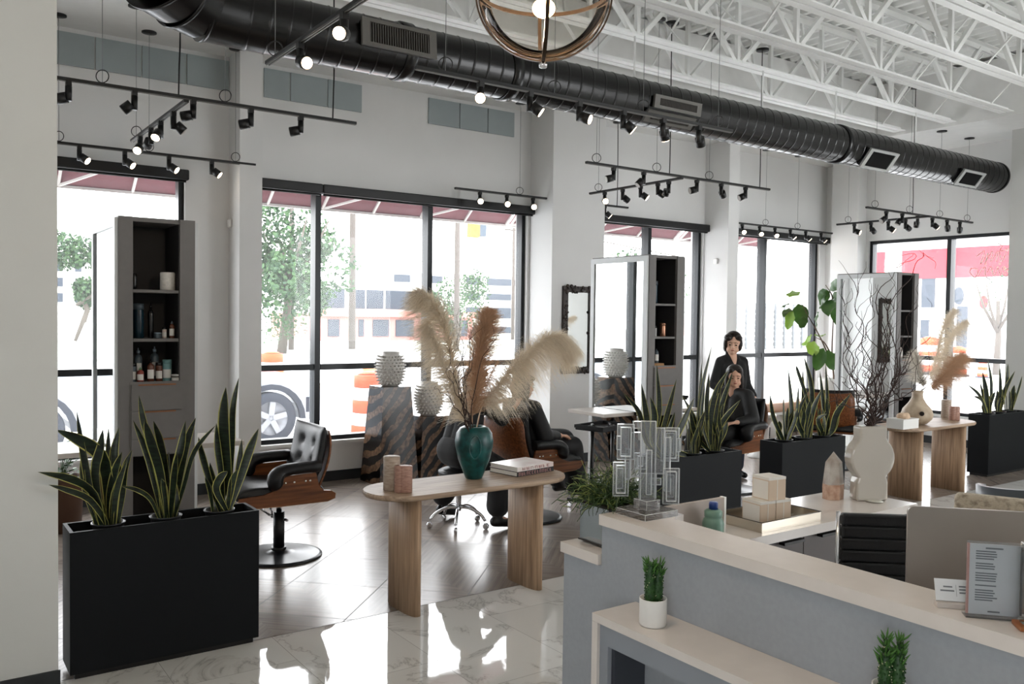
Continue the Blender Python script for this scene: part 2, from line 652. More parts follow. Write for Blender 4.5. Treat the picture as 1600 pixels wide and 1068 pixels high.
JY = (1.45, 2.2, 2.95, 3.72, 4.47, 5.22, 5.93, 6.62)
for n_, y in enumerate(JY):
    mb = MB()
    zb, zt = 4.42, 5.07
    x0, x1 = -3.9, 11.14
    for s in (-1, 1):
        # pairs of angles back to back with a gap
        mb.box(x0, x1, y + s * .047 - .037, y + s * .047 + .037, zb, zb + .008)
        mb.box(x0, x1, y + s * .013 - .003, y + s * .013 + .003, zb + .007, zb + .055)
        mb.box(x0, x1, y + s * .042 - .032, y + s * .042 + .032, zt + .04, zt + .048)
        mb.box(x0, x1, y + s * .013 - .003, y + s * .013 + .003, zt - .02, zt + .04)
    k = -9
    while True:
        xn = 8.37 + 1.4 * k
        k += 1
        if xn > x1 + .7: break
        if xn < x0 - .7: continue
        if x0 < xn < x1:
            bar(mb, (xn, y, zb + .03), (xn, y, zt + .02), .042)
        for s in (-1, 1):
            xt = xn + s * .7
            if x0 < xt < x1 and x0 < xn < x1:
                bar(mb, (xn + s * .06, y, zb + .04), (xt - s * .03, y, zt + .01), .045, .045)
                if s < 0:
                    bar(mb, (xn - .3, y, zb + .33), (xn - .36, y, zt), .026)
    tag(struct('beam', mb, STEEL), kind='structure')
mb = MB()
for xb in (1.7, 4.1, 6.35, 8.95, 10.6):
    for y0, y1 in zip(JY, JY[1:]):
        bar(mb, (xb, y0 + .05, 4.44), (xb, y1 - .05, 5.06), .022, .012)
        bar(mb, (xb + .03, y0 + .05, 5.06), (xb + .03, y1 - .05, 4.44), .022, .012)
struct('beam_bridging', mb, STEEL)

# ------------------------------------------------------------------ blank panels above the windows
for k, xs in enumerate(((60, 148, 221, 291, 358), (411, 452.6, 511, 565), (668, 717, 761, 803))):
    mb = MB()
    xx = [at(px, 120 + k * 40, 1, YL)[0] for px in xs]
    for a, b in zip(xx, xx[1:]):
        mb.box(a + .006, b - .006, YL - .018, YL - .001, 4.04, 4.335)
    struct('trim_%d' % (k + 1), mb, PANEL)

# ------------------------------------------------------------------ windows
def window(n, x0, x1, z0, z1, mulls, tr, axis=1, pos=YL):
    root = thing('window_%d' % n, None, None, (0, 0, 0))
    root['kind'] = 'structure'
    mb = MB()
    f = .05
    d0, d1 = pos + .05, pos + .17
    mb.box(x0, x0 + f, d0, d1, z0, z1).box(x1 - f, x1, d0, d1, z0, z1)
    mb.box(x0 + f, x1 - f, d0, d1, z1 - f, z1).box(x0 + f, x1 - f, d0, d1, z0, z0 + f)
    edges = [x0] + [m for m in mulls] + [x1]
    for m in mulls:
        mb.box(m - .032, m + .032, d0 - .02, d1, z0 + f, z1 - f)
    for a, b in zip(edges, edges[1:]):
        mb.box(a + .04, b - .04, d0 - .012, d1 - .01, tr - .032, tr + .032)
    gl = MB()
    g0 = (d0 + d1) / 2
    for a, b in zip(edges, edges[1:]):
        for za, zb in ((z0 + .03, tr), (tr, z1 - .03)):
            gl.add([(a + .02, g0, za), (b - .02, g0, za), (b - .02, g0, zb), (a + .02, g0, zb)], [(0, 1, 2, 3)])
    sl = MB().box(x0 + .001, x1 - .001, pos - .045, pos + .049, z0 - .03, z0 + .004)
    if axis == 0:
        for q in (mb, gl, sl):
            q.v = [(y, x, z) for (x, y, z) in q.v]
    mb.build('window_frame', FRAME, root)
    gl.build('pane', GLASS, root, weld=-1)
    sl.build('window_sill', WALL, root)
    return root


window(1, -1.6, 2.24, .44, 3.17, (-.3, 1.0), 1.245)
window(2, 2.93, 6.40, .44, 3.17, (3.632, 5.015), 1.245)
window(3, 7.38, 9.62, .44, 3.17, (8.56,), 1.255)
window(4, 9.98, 12.44, .44, 3.17, (11.08,), 1.262)
window(5, 5.4, 7.97, .44, 3.1, (6.68,), 1.275, 0, XR)

# roller blind cassettes
for x0, x1, lb in ((-1.5, 2.255, 'black roller blind rolled up above the first window behind the tower'),
                   (2.9, 3.63, 'short black roller blind over the narrow pane beside the white pier'),
                   (3.634, 6.455, 'long black roller blind rolled up over the wide middle panes'),
                   (7.36, 9.70, 'dark roller blind over the window behind the second mirror tower'),
                   (9.95, 12.58, 'grey-black roller blind over the window beside the fig plant')):
    t = thing('roller_blind', lb, 'blind', ((x0 + x1) / 2, YL - .06, 3.1), group='roller blinds rolled up at the window heads')
    w = (x1 - x0) / 2
    MB().bbox(-w, w, -.045, .058, .0, .1, .012).build('cassette', BLACK, t)
    MB().tube([(-w + .02, .01, -.008), (w - .02, .01, -.008)], .012, 8).build('bottom_bar', BLACK, t)

# small white sensors
for (p, lb) in ((at(361, 349, 0, 2.664), 'small white sensor on the side of the pier by the tall tower'),
                (at(1119, 408, 0, 9.638), 'small white sensor on the pier right of the second tower'),):
    t = MB().bbox(-.03, 0, -.035, .035, -.04, .04, .01).build('wall_sensor', WHITE, loc=p)
    tag(t, lb, 'sensor')
t = MB().bbox(0, .03, -.04, .04, -.06, .06, .01).build('wall_sensor', WHITE, loc=(.53, 5.0, 2.2))
tag(t, 'white rounded sensor on the edge of the near pier', 'sensor')
# ------------------------------------------------------------------ duct
DUCT = mat('black duct paint', (6, 6, 7), 0.26, spec=0.55, noise_amt=0.2)
DY, DZ, DR = 5.9, 3.825, .205
duct = thing('air_duct', 'long black round spiral air duct running under the white roof steel', 'duct', (2, DY, DZ))
seg = 48
prof = []
x, pitch = 1.8, .135
while x < 12.2:
    prof += [(DR, x), (DR, x + .004), (DR, x + pitch - .020), (DR, x + pitch - .016), (DR + .004, x + pitch - .012), (DR + .004, x + pitch - .004)]
    x += pitch
mb = MB()
vs, fs = [], []
for r, xx in prof:
    for k in range(seg):
        a = 2 * PI * k / seg
        vs.append((xx - 2, r * math.sin(a), r * math.cos(a)))
# slant the seams so that they wind round the duct
for i in range(len(vs)):
    k = i % seg
    a = 2 * PI * k / seg
    vs[i] = (min(max(vs[i][0] + .05 * math.sin(a + .6), -.2), 10.27), vs[i][1], vs[i][2])
n = len(prof)
for i in range(n - 1):
    for k in range(seg):
        fs.append((i * seg + k, i * seg + (k + 1) % seg, (i + 1) * seg + (k + 1) % seg, (i + 1) * seg + k))
mb.add(vs, fs, 0, True)
mb.build('duct_body', DUCT, duct, weld=-1)
mb = MB()
mb.lathe([(DR + .006, 0), (DR + .006, .05), (DR - .012, .055), (DR - .02, .03), (0, .03)], seg=48)
mb.xform(Matrix.Translation((10.25, 0, 0)) @ Matrix.Rotation(PI / 2, 4, 'Y'))
mb.build('end_cap', DUCT, duct)
# coupling bands
for xb in (3.05, 4.02, 8.6):
    mb = MB().lathe([(DR + .004, 0), (DR + .014, .004), (DR + .014, .09), (DR + .004, .094)], seg=48, cap=False)
    mb.xform(Matrix.Translation((xb - 2, 0, 0)) @ Matrix.Rotation(PI / 2, 4, 'Y'))
    mb.build('band', DUCT, duct)
# gored elbow that rises at the near end
path = [V((1.86, DY, DZ)), at(318, 12, 1, 5.88), at(285, -12, 1, 5.8), at(255, -45, 1, 5.7), at(240, -100, 1, 5.62)]
rr = [DR, .215, .24, .285, .31]
for i in range(4):
    mb = MB().tube([path[i], path[i + 1]], [rr[i], rr[i + 1]], 40, cap=False)
    mb.v = [(p[0] - 2, p[1] - DY, p[2] - DZ) for p in mb.v]
    mb.build('elbow_gore', DUCT, duct, weld=-1)
    t = (path[i + 1] - path[i]).normalized()
    mb = MB().tube([path[i + 1] - t * .012, path[i + 1] + t * .012], rr[i + 1] + .008, 40)
    mb.v = [(p[0] - 2, p[1] - DY, p[2] - DZ) for p in mb.v]
    mb.build('seam_ring', DUCT, duct)
# air registers on the side of the duct
REG = mat('grey register metal', (104, 102, 98), 0.5, metal=0.3)
REGW = mat('pale register metal', (176, 178, 176), 0.45, metal=0.2)
for (xa, xb, tilt, hh, m) in ((2.66, 3.27, -4, .20, REG), (5.55, 6.16, 8, .12, REG), (5.50, 6.12, 42, .12, REG), (8.93, 9.50, 38, .24, REGW), (11.0, 11.55, 38, .22, REGW)):
    fr, sl, bk = MB(), MB(), MB()
    w = (xb - xa) / 2
    t_ = .028
    for q in ((-w, w, -hh / 2, -hh / 2 + t_), (-w, w, hh / 2 - t_, hh / 2)):
        fr.box(q[0], q[1], -.012, .012, q[2], q[3])
    for q in (-w, w - t_ * 2.2):
        fr.box(q, q + t_ * 2.2, -.012, .012, -hh / 2 + t_, hh / 2 - t_)
    ns = int((xb - xa) / .024)
    for i in range(ns):
        xs = -w + .07 + (2 * w - .14) * i / (ns - 1)
        sl.box(xs - .0022, xs + .0022, -.006, .02, -hh / 2 + t_, hh / 2 - t_)
    bk.box(-w + .01, w - .01, .02, .1, -hh / 2 + .01, hh / 2 - .01)
    M = Matrix.Translation(((xa + xb) / 2 - 2, 0, 0)) @ Matrix.Rotation(math.radians(tilt), 4, 'X') @ Matrix.Translation((0, -DR - .028, 0))
    for q in (fr, sl, bk): q.xform(M)
    f = fr.build('register', m, duct)
    sl.build('louvres', REG if m is REG else MATTE, f)
    bk.build('register_box', MATTE, f)
for px in (991, 1192, 1307, 1433):
    x = at(px, 120, 1, 5.9)[0]
    MB().tube([(x - 2, 0, DR), (x - 2, 0, 4.43 - DZ)], .009, 8).build('hanger_rod', STEEL, duct)

# ------------------------------------------------------------------ track lights
LAMP = mat('lit lamp lens', (255, 226, 190), 0.4, emit=9.0)
DIMLENS = mat('grey lamp lens', (150, 146, 140), 0.3)
TRK = mat('black track', (14, 14, 15), 0.42)
WIRE = mat('steel cable', (120, 122, 122), 0.4, metal=0.6)


def head(parent, loc, aim, lit):
    """spot: adapter, yoke stem and a short can turned towards aim"""
    mb = MB()
    mb.box(-.017, .017, -.02, .02, -.035, 0).tube([(0, 0, -.035), (0, 0, -.13)], .021, 10)
    a = V(aim).normalized()
    side = V((a.x, a.y, 0))
    side = side.normalized() if side.length > .05 else V((1, 0, 0))
    c = V((0, 0, -.115)) + side * .045
    mb.tube([c - a * .035, c + a * .035], [.036, .036], 16)
    o = mb.build('lamp_head', TRK, parent, loc=loc)
    ln = MB().tube([c + a * .0352, c + a * .039], .031, 16)
    ln.build('lens', LAMP if lit else DIMLENS, o)
    return o


def track(name, label, p0, p1, heads, rings, feeds=(), zc=4.38):
    """rail from p0 to p1; heads: (t, aim, lit); rings: t of the cable loops; feeds: t of black supply cords"""
    p0, p1 = V(p0), V(p1)
    d = p1 - p0
    mid = (p0 + p1) / 2
    t = thing('track_light', label, 'track light', mid, group='black track lights hung below the ceiling')
    q0, q1 = p0 - mid, p1 - mid
    mb = MB()
    bar(mb, q0, q1, .034, .02)
    n = d.normalized().cross(V((0, 0, 1))) * .017
    mb.build('rail', TRK, t)
    grooves = MB()
    for s in (-1, 1):
        bar(grooves, q0 + n * s * .45 - V((0, 0, .0125)), q1 + n * s * .45 - V((0, 0, .0125)), .004, .005)
    grooves.build('conductor_strip', REG, t)
    for (u, aim, lit) in heads:
        head(t, q0 + d * u + V((0, 0, -.008)), aim, lit)
    for u in rings:
        c = q0 + d * u + V((0, 0, .055))
        nn = V((.82, -.57, 0))
        pts = [c + (nn * math.cos(a) + V((0, 0, 1)) * math.sin(a)) * .042 for a in [2 * PI * i / 20 for i in range(21)]]
        MB().tube(pts, .0035, 6, cap=False).build('cable_loop', TRK, t)
        zz = (zc if (p0 + d * u)[1] > 7 or (p0 + d * u)[0] > 11.15 else 4.86) - mid.z
        MB().tube([c - V((0, 0, .045)), V((c.x, c.y, zz))], .0022, 5).build('cable', WIRE, t)
        MB().lathe([(.065, 0), (.065, -.012), (.0, -.016)], (c.x, c.y, zz), 20).build('canopy', TRK, t)
        if zz + mid.z > 4.5:
            MB().lathe([(.055, 0), (.055, .1)], (c.x, c.y, zz + .001), 16).box(c.x - .03, c.x + .03, c.y - .35, c.y + .35, zz + .1, zz + .14).build('junction_box', STEEL, t)
    for u in feeds:
        c = q0 + d * u
        zz = (zc if (p0 + d * u)[1] > 7 else 4.86) - mid.z
        pts = bez([c, c + V((.004, 0, .2)), c + V((.012, .01, .5)), V((c.x - .005, c.y, zz))], 16)
        MB().tube(pts, .0055, 6).build('supply_cord', TRK, t)
        MB().lathe([(.07, 0), (.07, -.02), (0, -.024)], (c.x, c.y, zz), 20).build('canopy', TRK, t)
    return t


def xt(pl, pr, y, hs, rs, fs=(), zo=0.0):
    """helper: rail along X seen between two photo points, at depth y"""
    a, b = at(*pl, 1, y), at(*pr, 1, y)
    z = (a.z + b.z) / 2 + zo
    a, b = V((a.x, y, z)), V((b.x, y, z))
    f = lambda px: (at(px, pl[1] + (pr[1] - pl[1]) * (px - pl[0]) / (pr[0] - pl[0]), 1, y).x - a.x) / (b.x - a.x)
    return a, b, [(f(h[0]), h[1], h[2]) for h in hs], [f(r) for r in rs], [f(r) for r in fs]


def yt(pa, pb, z, hs, rs):
    a, b = at(*pa, 2, z), at(*pb, 2, z)
    x = (a.x + b.x) / 2
    a, b = V((x, a.y, z)), V((x, b.y, z))
    def f(px):
        u = 0.5
        lo, hi = 0.0, 1.0
        for _ in range(30):
            u = (lo + hi) / 2
            p = a + (b - a) * u
            d = p - CPOS
            sx = 800 + CF * d.dot(_R2) / d.dot(_F)
            if (sx < px) == (pb[0] > pa[0]): lo = u
            else: hi = u
        return u
    return a, b, [(f(h[0]), h[1], h[2]) for h in hs], [f(r) for r in rs], []


Lf, Rt_, Dn, Tw = (-1, .5, -.25), (.8, -.6, -.75), (0, -.2, -1), (.2, -1, -.5)
track('', 'long track light over the left tower, five dark heads turned to the left',
      *xt((60, 119), (556, 191), 6.25, [(107, Lf, 0), (210, (-.9, .3, -.8), 0), (302, Lf, 0), (392, Lf, 0), (470, Lf, 0)], [160, 352], [279, 520]))
track('', 'short cross track light with four bunched heads below the duct elbow',
      *yt((208, 220), (290, 157), 3.28, [(219, (-.5, -.9, -.7), 1), (236, (-.2, .8, -.8), 0), (251, (-.6, -.6, -.9), 1), (271, (1, -.2, -.9), 0)], [213]))
track('', 'track light just above the first window with lit heads in a row',
      *xt((40, 216), (399, 258), 8.42, [(124, (.9, -.7, -.75), 1), (195, (.9, -.7, -.75), 1), (264, (.9, -.7, -.75), 1), (331, (.9, -.5, -.75), 1)], [92, 233, 368]))
track('', 'track light at the head of the wide middle window, six lit heads',
      *xt((711, 294), (981, 324), 8.42, [(750, (-.5, -1, -.3), 1), (792, (-.5, -1, -.3), 1), (833, (-.5, -1, -.3), 1), (871, (.8, -.6, -.8), 1), (909, (.8, -.5, -.8), 1), (945, (.8, -.5, -.8), 1)], [812, 892], [964]))
track('', 'track light with five dark heads above the second tower',
      *xt((916, 252), (1202, 297), 6.35, [(959, (-1, .3, -.3), 0), (1006, (-.8, .2, -.8), 0), (1089, (-1, .4, -.3), 0), (1127, (.8, .3, -.8), 0), (1165, (-.8, .3, -.4), 0)], [932, 1026, 1108], [1046, 1187]))
track('', 'cross track light of five heads sloping up behind the second tower',
      *yt((921, 302), (1067, 278), 3.28, [(945, (-.6, -.9, -.2), 1), (973, (.9, -.2, -.6), 0), (1001, (.7, -.7, -.7), 1), (1028, (.9, -.2, -.5), 0), (1045, (.1, .5, -.9), 0)], [935]))
track('', 'track light above the window beside the fig plant',
      *xt((1133, 345), (1300, 365), 8.42, [(1160, (-.5, -.9, -.5), 1), (1187, (-.5, -.9, -.6), 1), (1211, (-.5, -.9, -.6), 1), (1235, (.5, -.7, -.9), 1), (1259, (.7, -.6, -.9), 1), (1283, (.7, -.6, -.9), 1)], [1196, 1246], [1146]))
track('', 'track light with six heads high in the far corner',
      *xt((1354, 322), (1519, 349), 6.15, [(1385, (-.9, .3, -.6), 0), (1410, (-.4, .3, -1), 0), (1434, (.3, .3, -1), 0), (1457, (.8, -.5, -.7), 1), (1480, (.7, .2, -.9), 0), (1500, (.6, .3, -1), 0)], [1367, 1421, 1468, 1511], [1426]))
track('', 'cross track light of four heads below the far corner track',
      *yt((1311, 351), (1450, 337), 3.16, [(1335, (.4, -.9, -.4), 1), (1361, (.8, -.1, -.6), 0), (1388, (.7, -.7, -.7), 1), (1415, (.8, -.2, -.5), 0)], [1325]))
track('', 'short track light with two lit heads in front of the duct near the large register',
      *yt((415, 98), (575, -4), 3.3, [(469, (.1, -1, -.35), 1), (538, (-.7, -.8, -.3), 1)], [430]))
track('', 'long track light crossing in front of the black duct, six heads',
      *xt((650, 101), (1143, 208), 4.56, [(751, (-.6, -.9, -.25), 1), (828, (.8, -.6, -.7), 1), (905, (.6, -.9, -.4), 1), (974, (.9, -.5, -.8), 1), (1036, (.6, .3, -1), 1), (1092, (.6, .3, -1), 0)], [696, 866, 1005, 1122]))

# ------------------------------------------------------------------ pendant
pc = CPOS + ray(850, -12) * 2.7
PR = .2126
pend = thing('globe_pendant', 'clear glass globe pendant with bronze bands and a glowing bulb', 'pendant lamp', pc)
BRONZE = mat('aged bronze', (66, 54, 44), 0.4, metal=0.9)
CLEARG = window_glass('clear lamp glass', (250, 248, 244), 0.0, 1.2)
mb = MB().ball((0, 0, 0), PR - .004, 48, 32)
mb.build('glass_globe', CLEARG, pend)


def band(axis, r, w, th, ang=0):
    mb = MB()
    mb.lathe([(r, -w / 2), (r + th, -w / 2), (r + th, w / 2), (r, w / 2), (r, -w / 2)], seg=64, cap=False, smooth=False)
    if axis == 'v':
        mb.xform(Matrix.Rotation(ang, 4, 'Z') @ Matrix.Rotation(PI / 2, 4, 'X'))
    return mb


band('h', PR - .012, .012, .004).build('band', BRONZE, pend)
band('v', PR, .012, .005, -CYAW + .03).build('band', BRONZE, pend)
band('v', PR, .012, .005, -CYAW + PI / 2 + .03).build('band', BRONZE, pend)
MB().lathe([(0, -.012), (.012, -.01), (.014, 0), (.006, .012), (0, .012)], (0, 0, -PR - .012), 14).build('finial', CHROME, pend)
BULB = mat('warm glowing bulb', (255, 206, 150), 0.4, emit=14.0)
MB().ball((0, 0, -.05), .036, 20, 14, sz=.8).build('bulb', BULB, pend)
bl = bpy.data.lights.new('pendant_bulb_light', 'POINT')
bl.energy = 20
bl.color = (1, .78, .56)
bl.shadow_soft_size = .045
blo = bpy.data.objects.new('pendant_bulb_light', bl)
C.objects.link(blo)
blo.location = pc + V((0, 0, -.11))
MB().lathe([(.018, -.028), (.022, 0), (.022, .05), (.03, .055), (.03, .07), (0, .072)], (0, 0, 0), 16).tube([(0, 0, .07), (0, 0, PR)], .008, 8).build('lamp_holder', BRONZE, pend)
MB().tube([(0, 0, PR), (0, 0, 4.42 - pc.z)], .006, 8).lathe([(.06, 0), (.06, -.02), (0, -.02)], (0, 0, 4.44 - pc.z), 20).build('stem', BRONZE, pend)
# ------------------------------------------------------------------ mirror towers
def tower(label, x, y, w=.49, dep=.86):
    t = thing('mirror_tower', label, 'cabinet', (x, y, 0), group='tall mirror towers between the styling chairs')
    h = 2.45
    mb = MB()
    mb.box(0, .09, 0, .42, .0, h).box(w - .10, w, 0, .42, .0, h)
    mb.box(.09, w - .10, .012, .42, h - .03, h)
    mb.box(.0, w, .42, dep, 0, h)
    mb.box(.09, w - .10, .39, .42, 0, h - .03)
    mb.box(.09, w - .10, .02, .39, 0, .06)
    mb.box(.09, w - .10, .012, .39, 1.322, 1.34)
    mb.build('body', CABINET, t)
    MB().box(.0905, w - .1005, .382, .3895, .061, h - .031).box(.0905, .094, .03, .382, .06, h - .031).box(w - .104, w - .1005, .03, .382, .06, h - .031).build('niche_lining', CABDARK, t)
    for z in (1.968, 1.638):
        MB().box(.0945, w - .1045, .016, .38, z - .02, z).build('shelf', CABINET, t)
    MB().box(.07, w - .08, -.004, .0, .85, 1.35).build('drawer_surround', CABINET, t)
    for za, zb in ((1.158, 1.332), (.968, 1.15), (.862, .96)):
        d = MB().box(.078, w - .088, -.016, -.0042, za, zb).build('drawer', CABINET, t)
        MB().box(.12, w - .13, -.022, -.0162, zb - .008, zb + .002).build('drawer_pull', mat('copper pull', (150, 104, 76), .3, metal=.8), d)
    for s, xx in ((-1, 0), (1, w)):
        fr = MB()
        a, b = min(xx, xx + s * .022), max(xx, xx + s * .022)
        f = .055
        fr.box(a, b, .012, .012 + f, .08, h - .012).box(a, b, dep - f, dep, .08, h - .012)
        fr.box(a, b, .012 + f, dep - f, h - .012 - f, h - .012).box(a, b, .012 + f, dep - f, .08, .08 + f)
        fo = fr.build('mirror_frame', FRAMEW, t)
        MB().box(min(xx, xx + s * .008), max(xx, xx + s * .008), .012 + f, dep - f, .08 + f, h - .012 - f).build('mirror', MIRROR, fo)
        led = MB().bbox(min(xx + s * .023, xx + s * .42), max(xx + s * .023, xx + s * .40), .16, .72, .845, .88, .004)
        led.build('ledge', mat('pale stone ledge', (196, 188, 180), .35), t)
    return t


T1 = tower('grey mirror tower with bottles on its shelves, nearest the left planter', 1.144, 6.12)
T2 = tower('grey mirror tower in the middle of the room, before the patterned mirror pier', 5.97, 6.12)
T3 = tower('grey mirror tower furthest along the room, behind the curly branches', 10.28, 6.08)

# bottles and jars
def bottle(name, label, cat, loc, prof, m, group=None, capm=None, cap=None, lab=None, seg=16):
    t = thing(name, label, cat, loc, group=group)
    MB().lathe(prof, seg=seg).build('bottle_body', m, t)
    if cap: MB().lathe(cap, seg=12).build('cap', capm, t)
    if lab:
        r, z0, z1 = lab
        # label wraps the front half
        vs, fs = [], []
        for i in range(9):
            a = math.radians(-90 - 55 + 110 * i / 8 - 15)
            vs += [(r * math.cos(a), r * math.sin(a), z0), (r * math.cos(a), r * math.sin(a), z1)]
        fs = [(2 * i, 2 * i + 2, 2 * i + 3, 2 * i + 1) for i in range(8)]
        MB().add(vs, fs, 0, True).build('paper_label', mat('bottle label', (225, 222, 216), .6), t, weld=-1)
    return t


DTEAL = mat('dark teal plastic', (14, 40, 52), .25)
BLKP = mat('black bottle plastic', (20, 20, 22), .25)
AMB = mat('brown amber plastic', (96, 58, 44), .25)
GREYB = mat('slate bottle plastic', (70, 82, 90), .3)
TEALT = mat('pale teal tube', (110, 150, 150), .35)
CAPB = mat('blue grey cap', (120, 136, 150), .3)
ROSE = mat('rose gold', (176, 130, 106), .25, metal=.8)
x0, y0 = 1.29 + .15, 6.88 + .10
S1, S2, S3 = 1.9685, 1.6385, 1.342


def B(label, x, y, z, r, h, m, neck=True, lab=True, capm=BLKP, tower_x=1.144, tower_y=6.12, g='bottles and jars on the tower shelves', name='bottle', cat='bottle'):
    r, h = r * .88, h * .88
    if neck:
        prof = [(r * .9, 0), (r, .006), (r, h * .68), (r * .8, h * .76), (r * .35, h * .8), (r * .35, h * .84)]
        cap = [(r * .42, h * .84), (r * .42, h * .92), (r * .16, h * .93), (r * .14, h), (0, h)]
    else:
        prof = [(r * .95, 0), (r, .004), (r, h * .8), (r * .98, h * .82)]
        cap = [(r * 1.03, h * .82), (r * 1.03, h * .99), (0, h)]
    return bottle(name, label, cat, (tower_x + x * .887, tower_y + y * .9, z), prof, m, g, capm, cap, (r + .0015, h * .15, h * .55) if lab else None)


t = thing('candle', 'white textured pillar candle on the top shelf of the left tower', 'candle', (1.144 + .335, 6.12 + .11, S1))
MB().lathe([(.047, 0), (.049, .004), (.049, .118), (.044, .124), (.02, .118), (0, .118)], seg=24).build('wax', mat('mottled white wax', (226, 220, 212), .6, noise_amt=.15, noise_scale=60), t)
MB().tube([(0, 0, .118), (.001, 0, .13)], .0015, 5).build('wick', BLACK, t)
t = bottle('clipper', 'cordless hair clipper leaning in the top shelf corner of the left tower', 'clipper', (1.144 + .125, 6.12 + .14, S1), [(.014, 0), (.018, .02), (.02, .09), (.014, .11)], BLKP)
B('wide dark teal canister with a grey lid on the middle shelf', .17, .16, S2, .042, .27, DTEAL, False, False, GREYB, name='canister', cat='canister')
B('tall slim black bottle beside the dark teal canister', .265, .17, S2, .022, .28, BLKP, True, False)
B('low slate jar on the middle shelf of the left tower', .30, .10, S2, .028, .045, GREYB, False, False, CAPB, name='jar', cat='jar')
B('small brown bottle with dropper at the front of the middle shelf', .405, .10, S2, .020, .135, AMB, capm=CAPB)
B('small pale labelled tube beside the brown dropper bottle', .355, .12, S2, .017, .085, mat('pale pink tube', (214, 196, 186), .4), False)
B('dark grey tube at the left end of the lowest tower shelf', .12, .10, S3, .028, .15, GREYB, False)
B('tall slate bottle with a grey pump behind the red-based bottle', .175, .18, S3, .030, .26, GREYB, capm=CAPB)
B('small bottle with a green cap and red base on the lowest shelf', .168, .07, S3, .026, .115, mat('red base bottle', (140, 60, 50), .3), capm=mat('green cap', (80, 130, 90), .4))
B('brown spray bottle with a white label in the middle of the lowest shelf', .245, .08, S3, .026, .175, AMB, capm=BLKP)
B('tall bottle with a pale blue cap at the back of the lowest shelf', .30, .20, S3, .032, .27, GREYB, capm=CAPB)
B('squat amber bottle half hidden behind the spray bottle', .315, .12, S3, .026, .15, AMB, False)
B('pale teal squeeze tube near the right end of the lowest shelf', .375, .12, S3, .034, .17, TEALT, False, True, TEALT)
B('low white jar with a marbled label at the shelf front right', .425, .06, S3, .034, .055, mat('black marbled jar', (90, 88, 84), .4), False, True, WHITE, name='jar', cat='jar')
# second tower
kx = dict(tower_x=5.97, tower_y=6.12, g='bottles and jars in the middle tower')
B('dark teal cylinder bottle alone on the top shelf of the middle tower', .20, .12, S1, .038, .26, DTEAL, False, False, GREYB, **kx)
B('small black printed bottle on the middle tower shelf, at the left', .15, .12, S2, .026, .15, BLKP, True, True, **kx)
B('small white printed bottle beside the black printed one', .20, .10, S2, .02, .12, mat('grey white plastic', (170, 170, 168), .4), False, False, **kx)
B('copper coloured tumbler on the middle tower shelf', .345, .12, S2, .035, .155, ROSE, False, False, ROSE, name='tumbler', cat='tumbler', **kx)
t = tag(MB().bbox(-.085, .085, -.07, .07, 0, .03, .004).build('wooden_tray', mat('gold brown wood', (150, 108, 60), .4), loc=(5.97 + .17, 6.12 + .1, S3)), 'small gold brown wooden block under two bottles in the middle tower', 'tray')
B('black pump bottle with white label, left one on the wooden block', .15, .10, S3 + .03, .025, .15, BLKP, **kx)
B('grey pump bottle with white label, right one on the wooden block', .225, .10, S3 + .03, .027, .18, GREYB, **kx)
# third tower
kx = dict(tower_x=10.28, tower_y=6.08, g='bottles in the furthest tower')
B('brown printed bottle on the middle shelf of the furthest tower', .2, .12, S2, .035, .24, AMB, capm=WHITE, **kx)
B('small printed bottle on the lowest shelf of the furthest tower', .24, .12, S3, .03, .16, GREYB, capm=WHITE, **kx)
B('pale bottle with a dark cap on the lowest shelf of the furthest tower', .32, .12, S3, .03, .2, mat('pale bottle', (190, 180, 170), .4), capm=BLKP, **kx)


# ------------------------------------------------------------------ console tables
def console(label, cx, cy, lx1, lx2):
    t = thing('console_table', label, 'table', (cx, cy, 0))
    L, Wd = .73, .245
    def stadium(L, Wd, n=14):
        p = []
        for k in range(n + 1):
            a = -PI / 2 + PI * k / n
            p.append((L - Wd + Wd * math.cos(a), Wd * math.sin(a)))
        for k in range(n + 1):
            a = PI / 2 + PI * k / n
            p.append((-L + Wd + Wd * math.cos(a), Wd * math.sin(a)))
        return p
    mb = MB()
    layers = [(-.03, .712), (-.008, .718), (0, .729), (0, .742), (-.004, .75)]
    n = None
    for d, z in layers:
        p = stadium(L + d, Wd + d)
        n = len(p)
        mb.v += [(q[0], q[1], z) for q in p]
    for i in range(len(layers) - 1):
        for k in range(n):
            mb.f.append((i * n + k, i * n + (k + 1) % n, (i + 1) * n + (k + 1) % n, (i + 1) * n + k)); mb.m.append(0); mb.s.append(i < 3)
    mb.f.append(tuple(reversed(range(n)))); mb.m.append(0); mb.s.append(False)
    mb.f.append(tuple((len(layers) - 1) * n + k for k in range(n))); mb.m.append(0); mb.s.append(False)
    mb.build('tabletop', OAK, t)
    for lx in (lx1, lx2):
        p = []
        for k in range(28):
            a = 2 * PI * k / 28
            c, s = math.cos(a), math.sin(a)
            p.append((lx - cx + .045 * (abs(c) ** .8) * (1 if c > 0 else -1), .185 * (abs(s) ** .75) * (1 if s > 0 else -1)))
        MB().prism(p, 2, 0, .7115, smooth=True).build('leg', OAKV, t)
    return t


console('weathered oak console table with rounded ends holding the teal vase', 2.985, 4.685, 2.515, 3.44)
console('oak console table at the right holding the pale stone vase', 8.84, 4.86, 8.44, 9.29)


# ------------------------------------------------------------------ planters and snake plants
LEAF = mat('snake plant green', (32, 46, 32), .42, rgb2=(14, 24, 18), noise_scale=14, stretch=(1, 1, 5), ramp=(.4, .6))
LEAFY = mat('snake plant yellow margin', (178, 174, 96), .45)
SOIL = mat('dark potting soil', (34, 27, 22), .9, bump=.5, bump_scale=120)


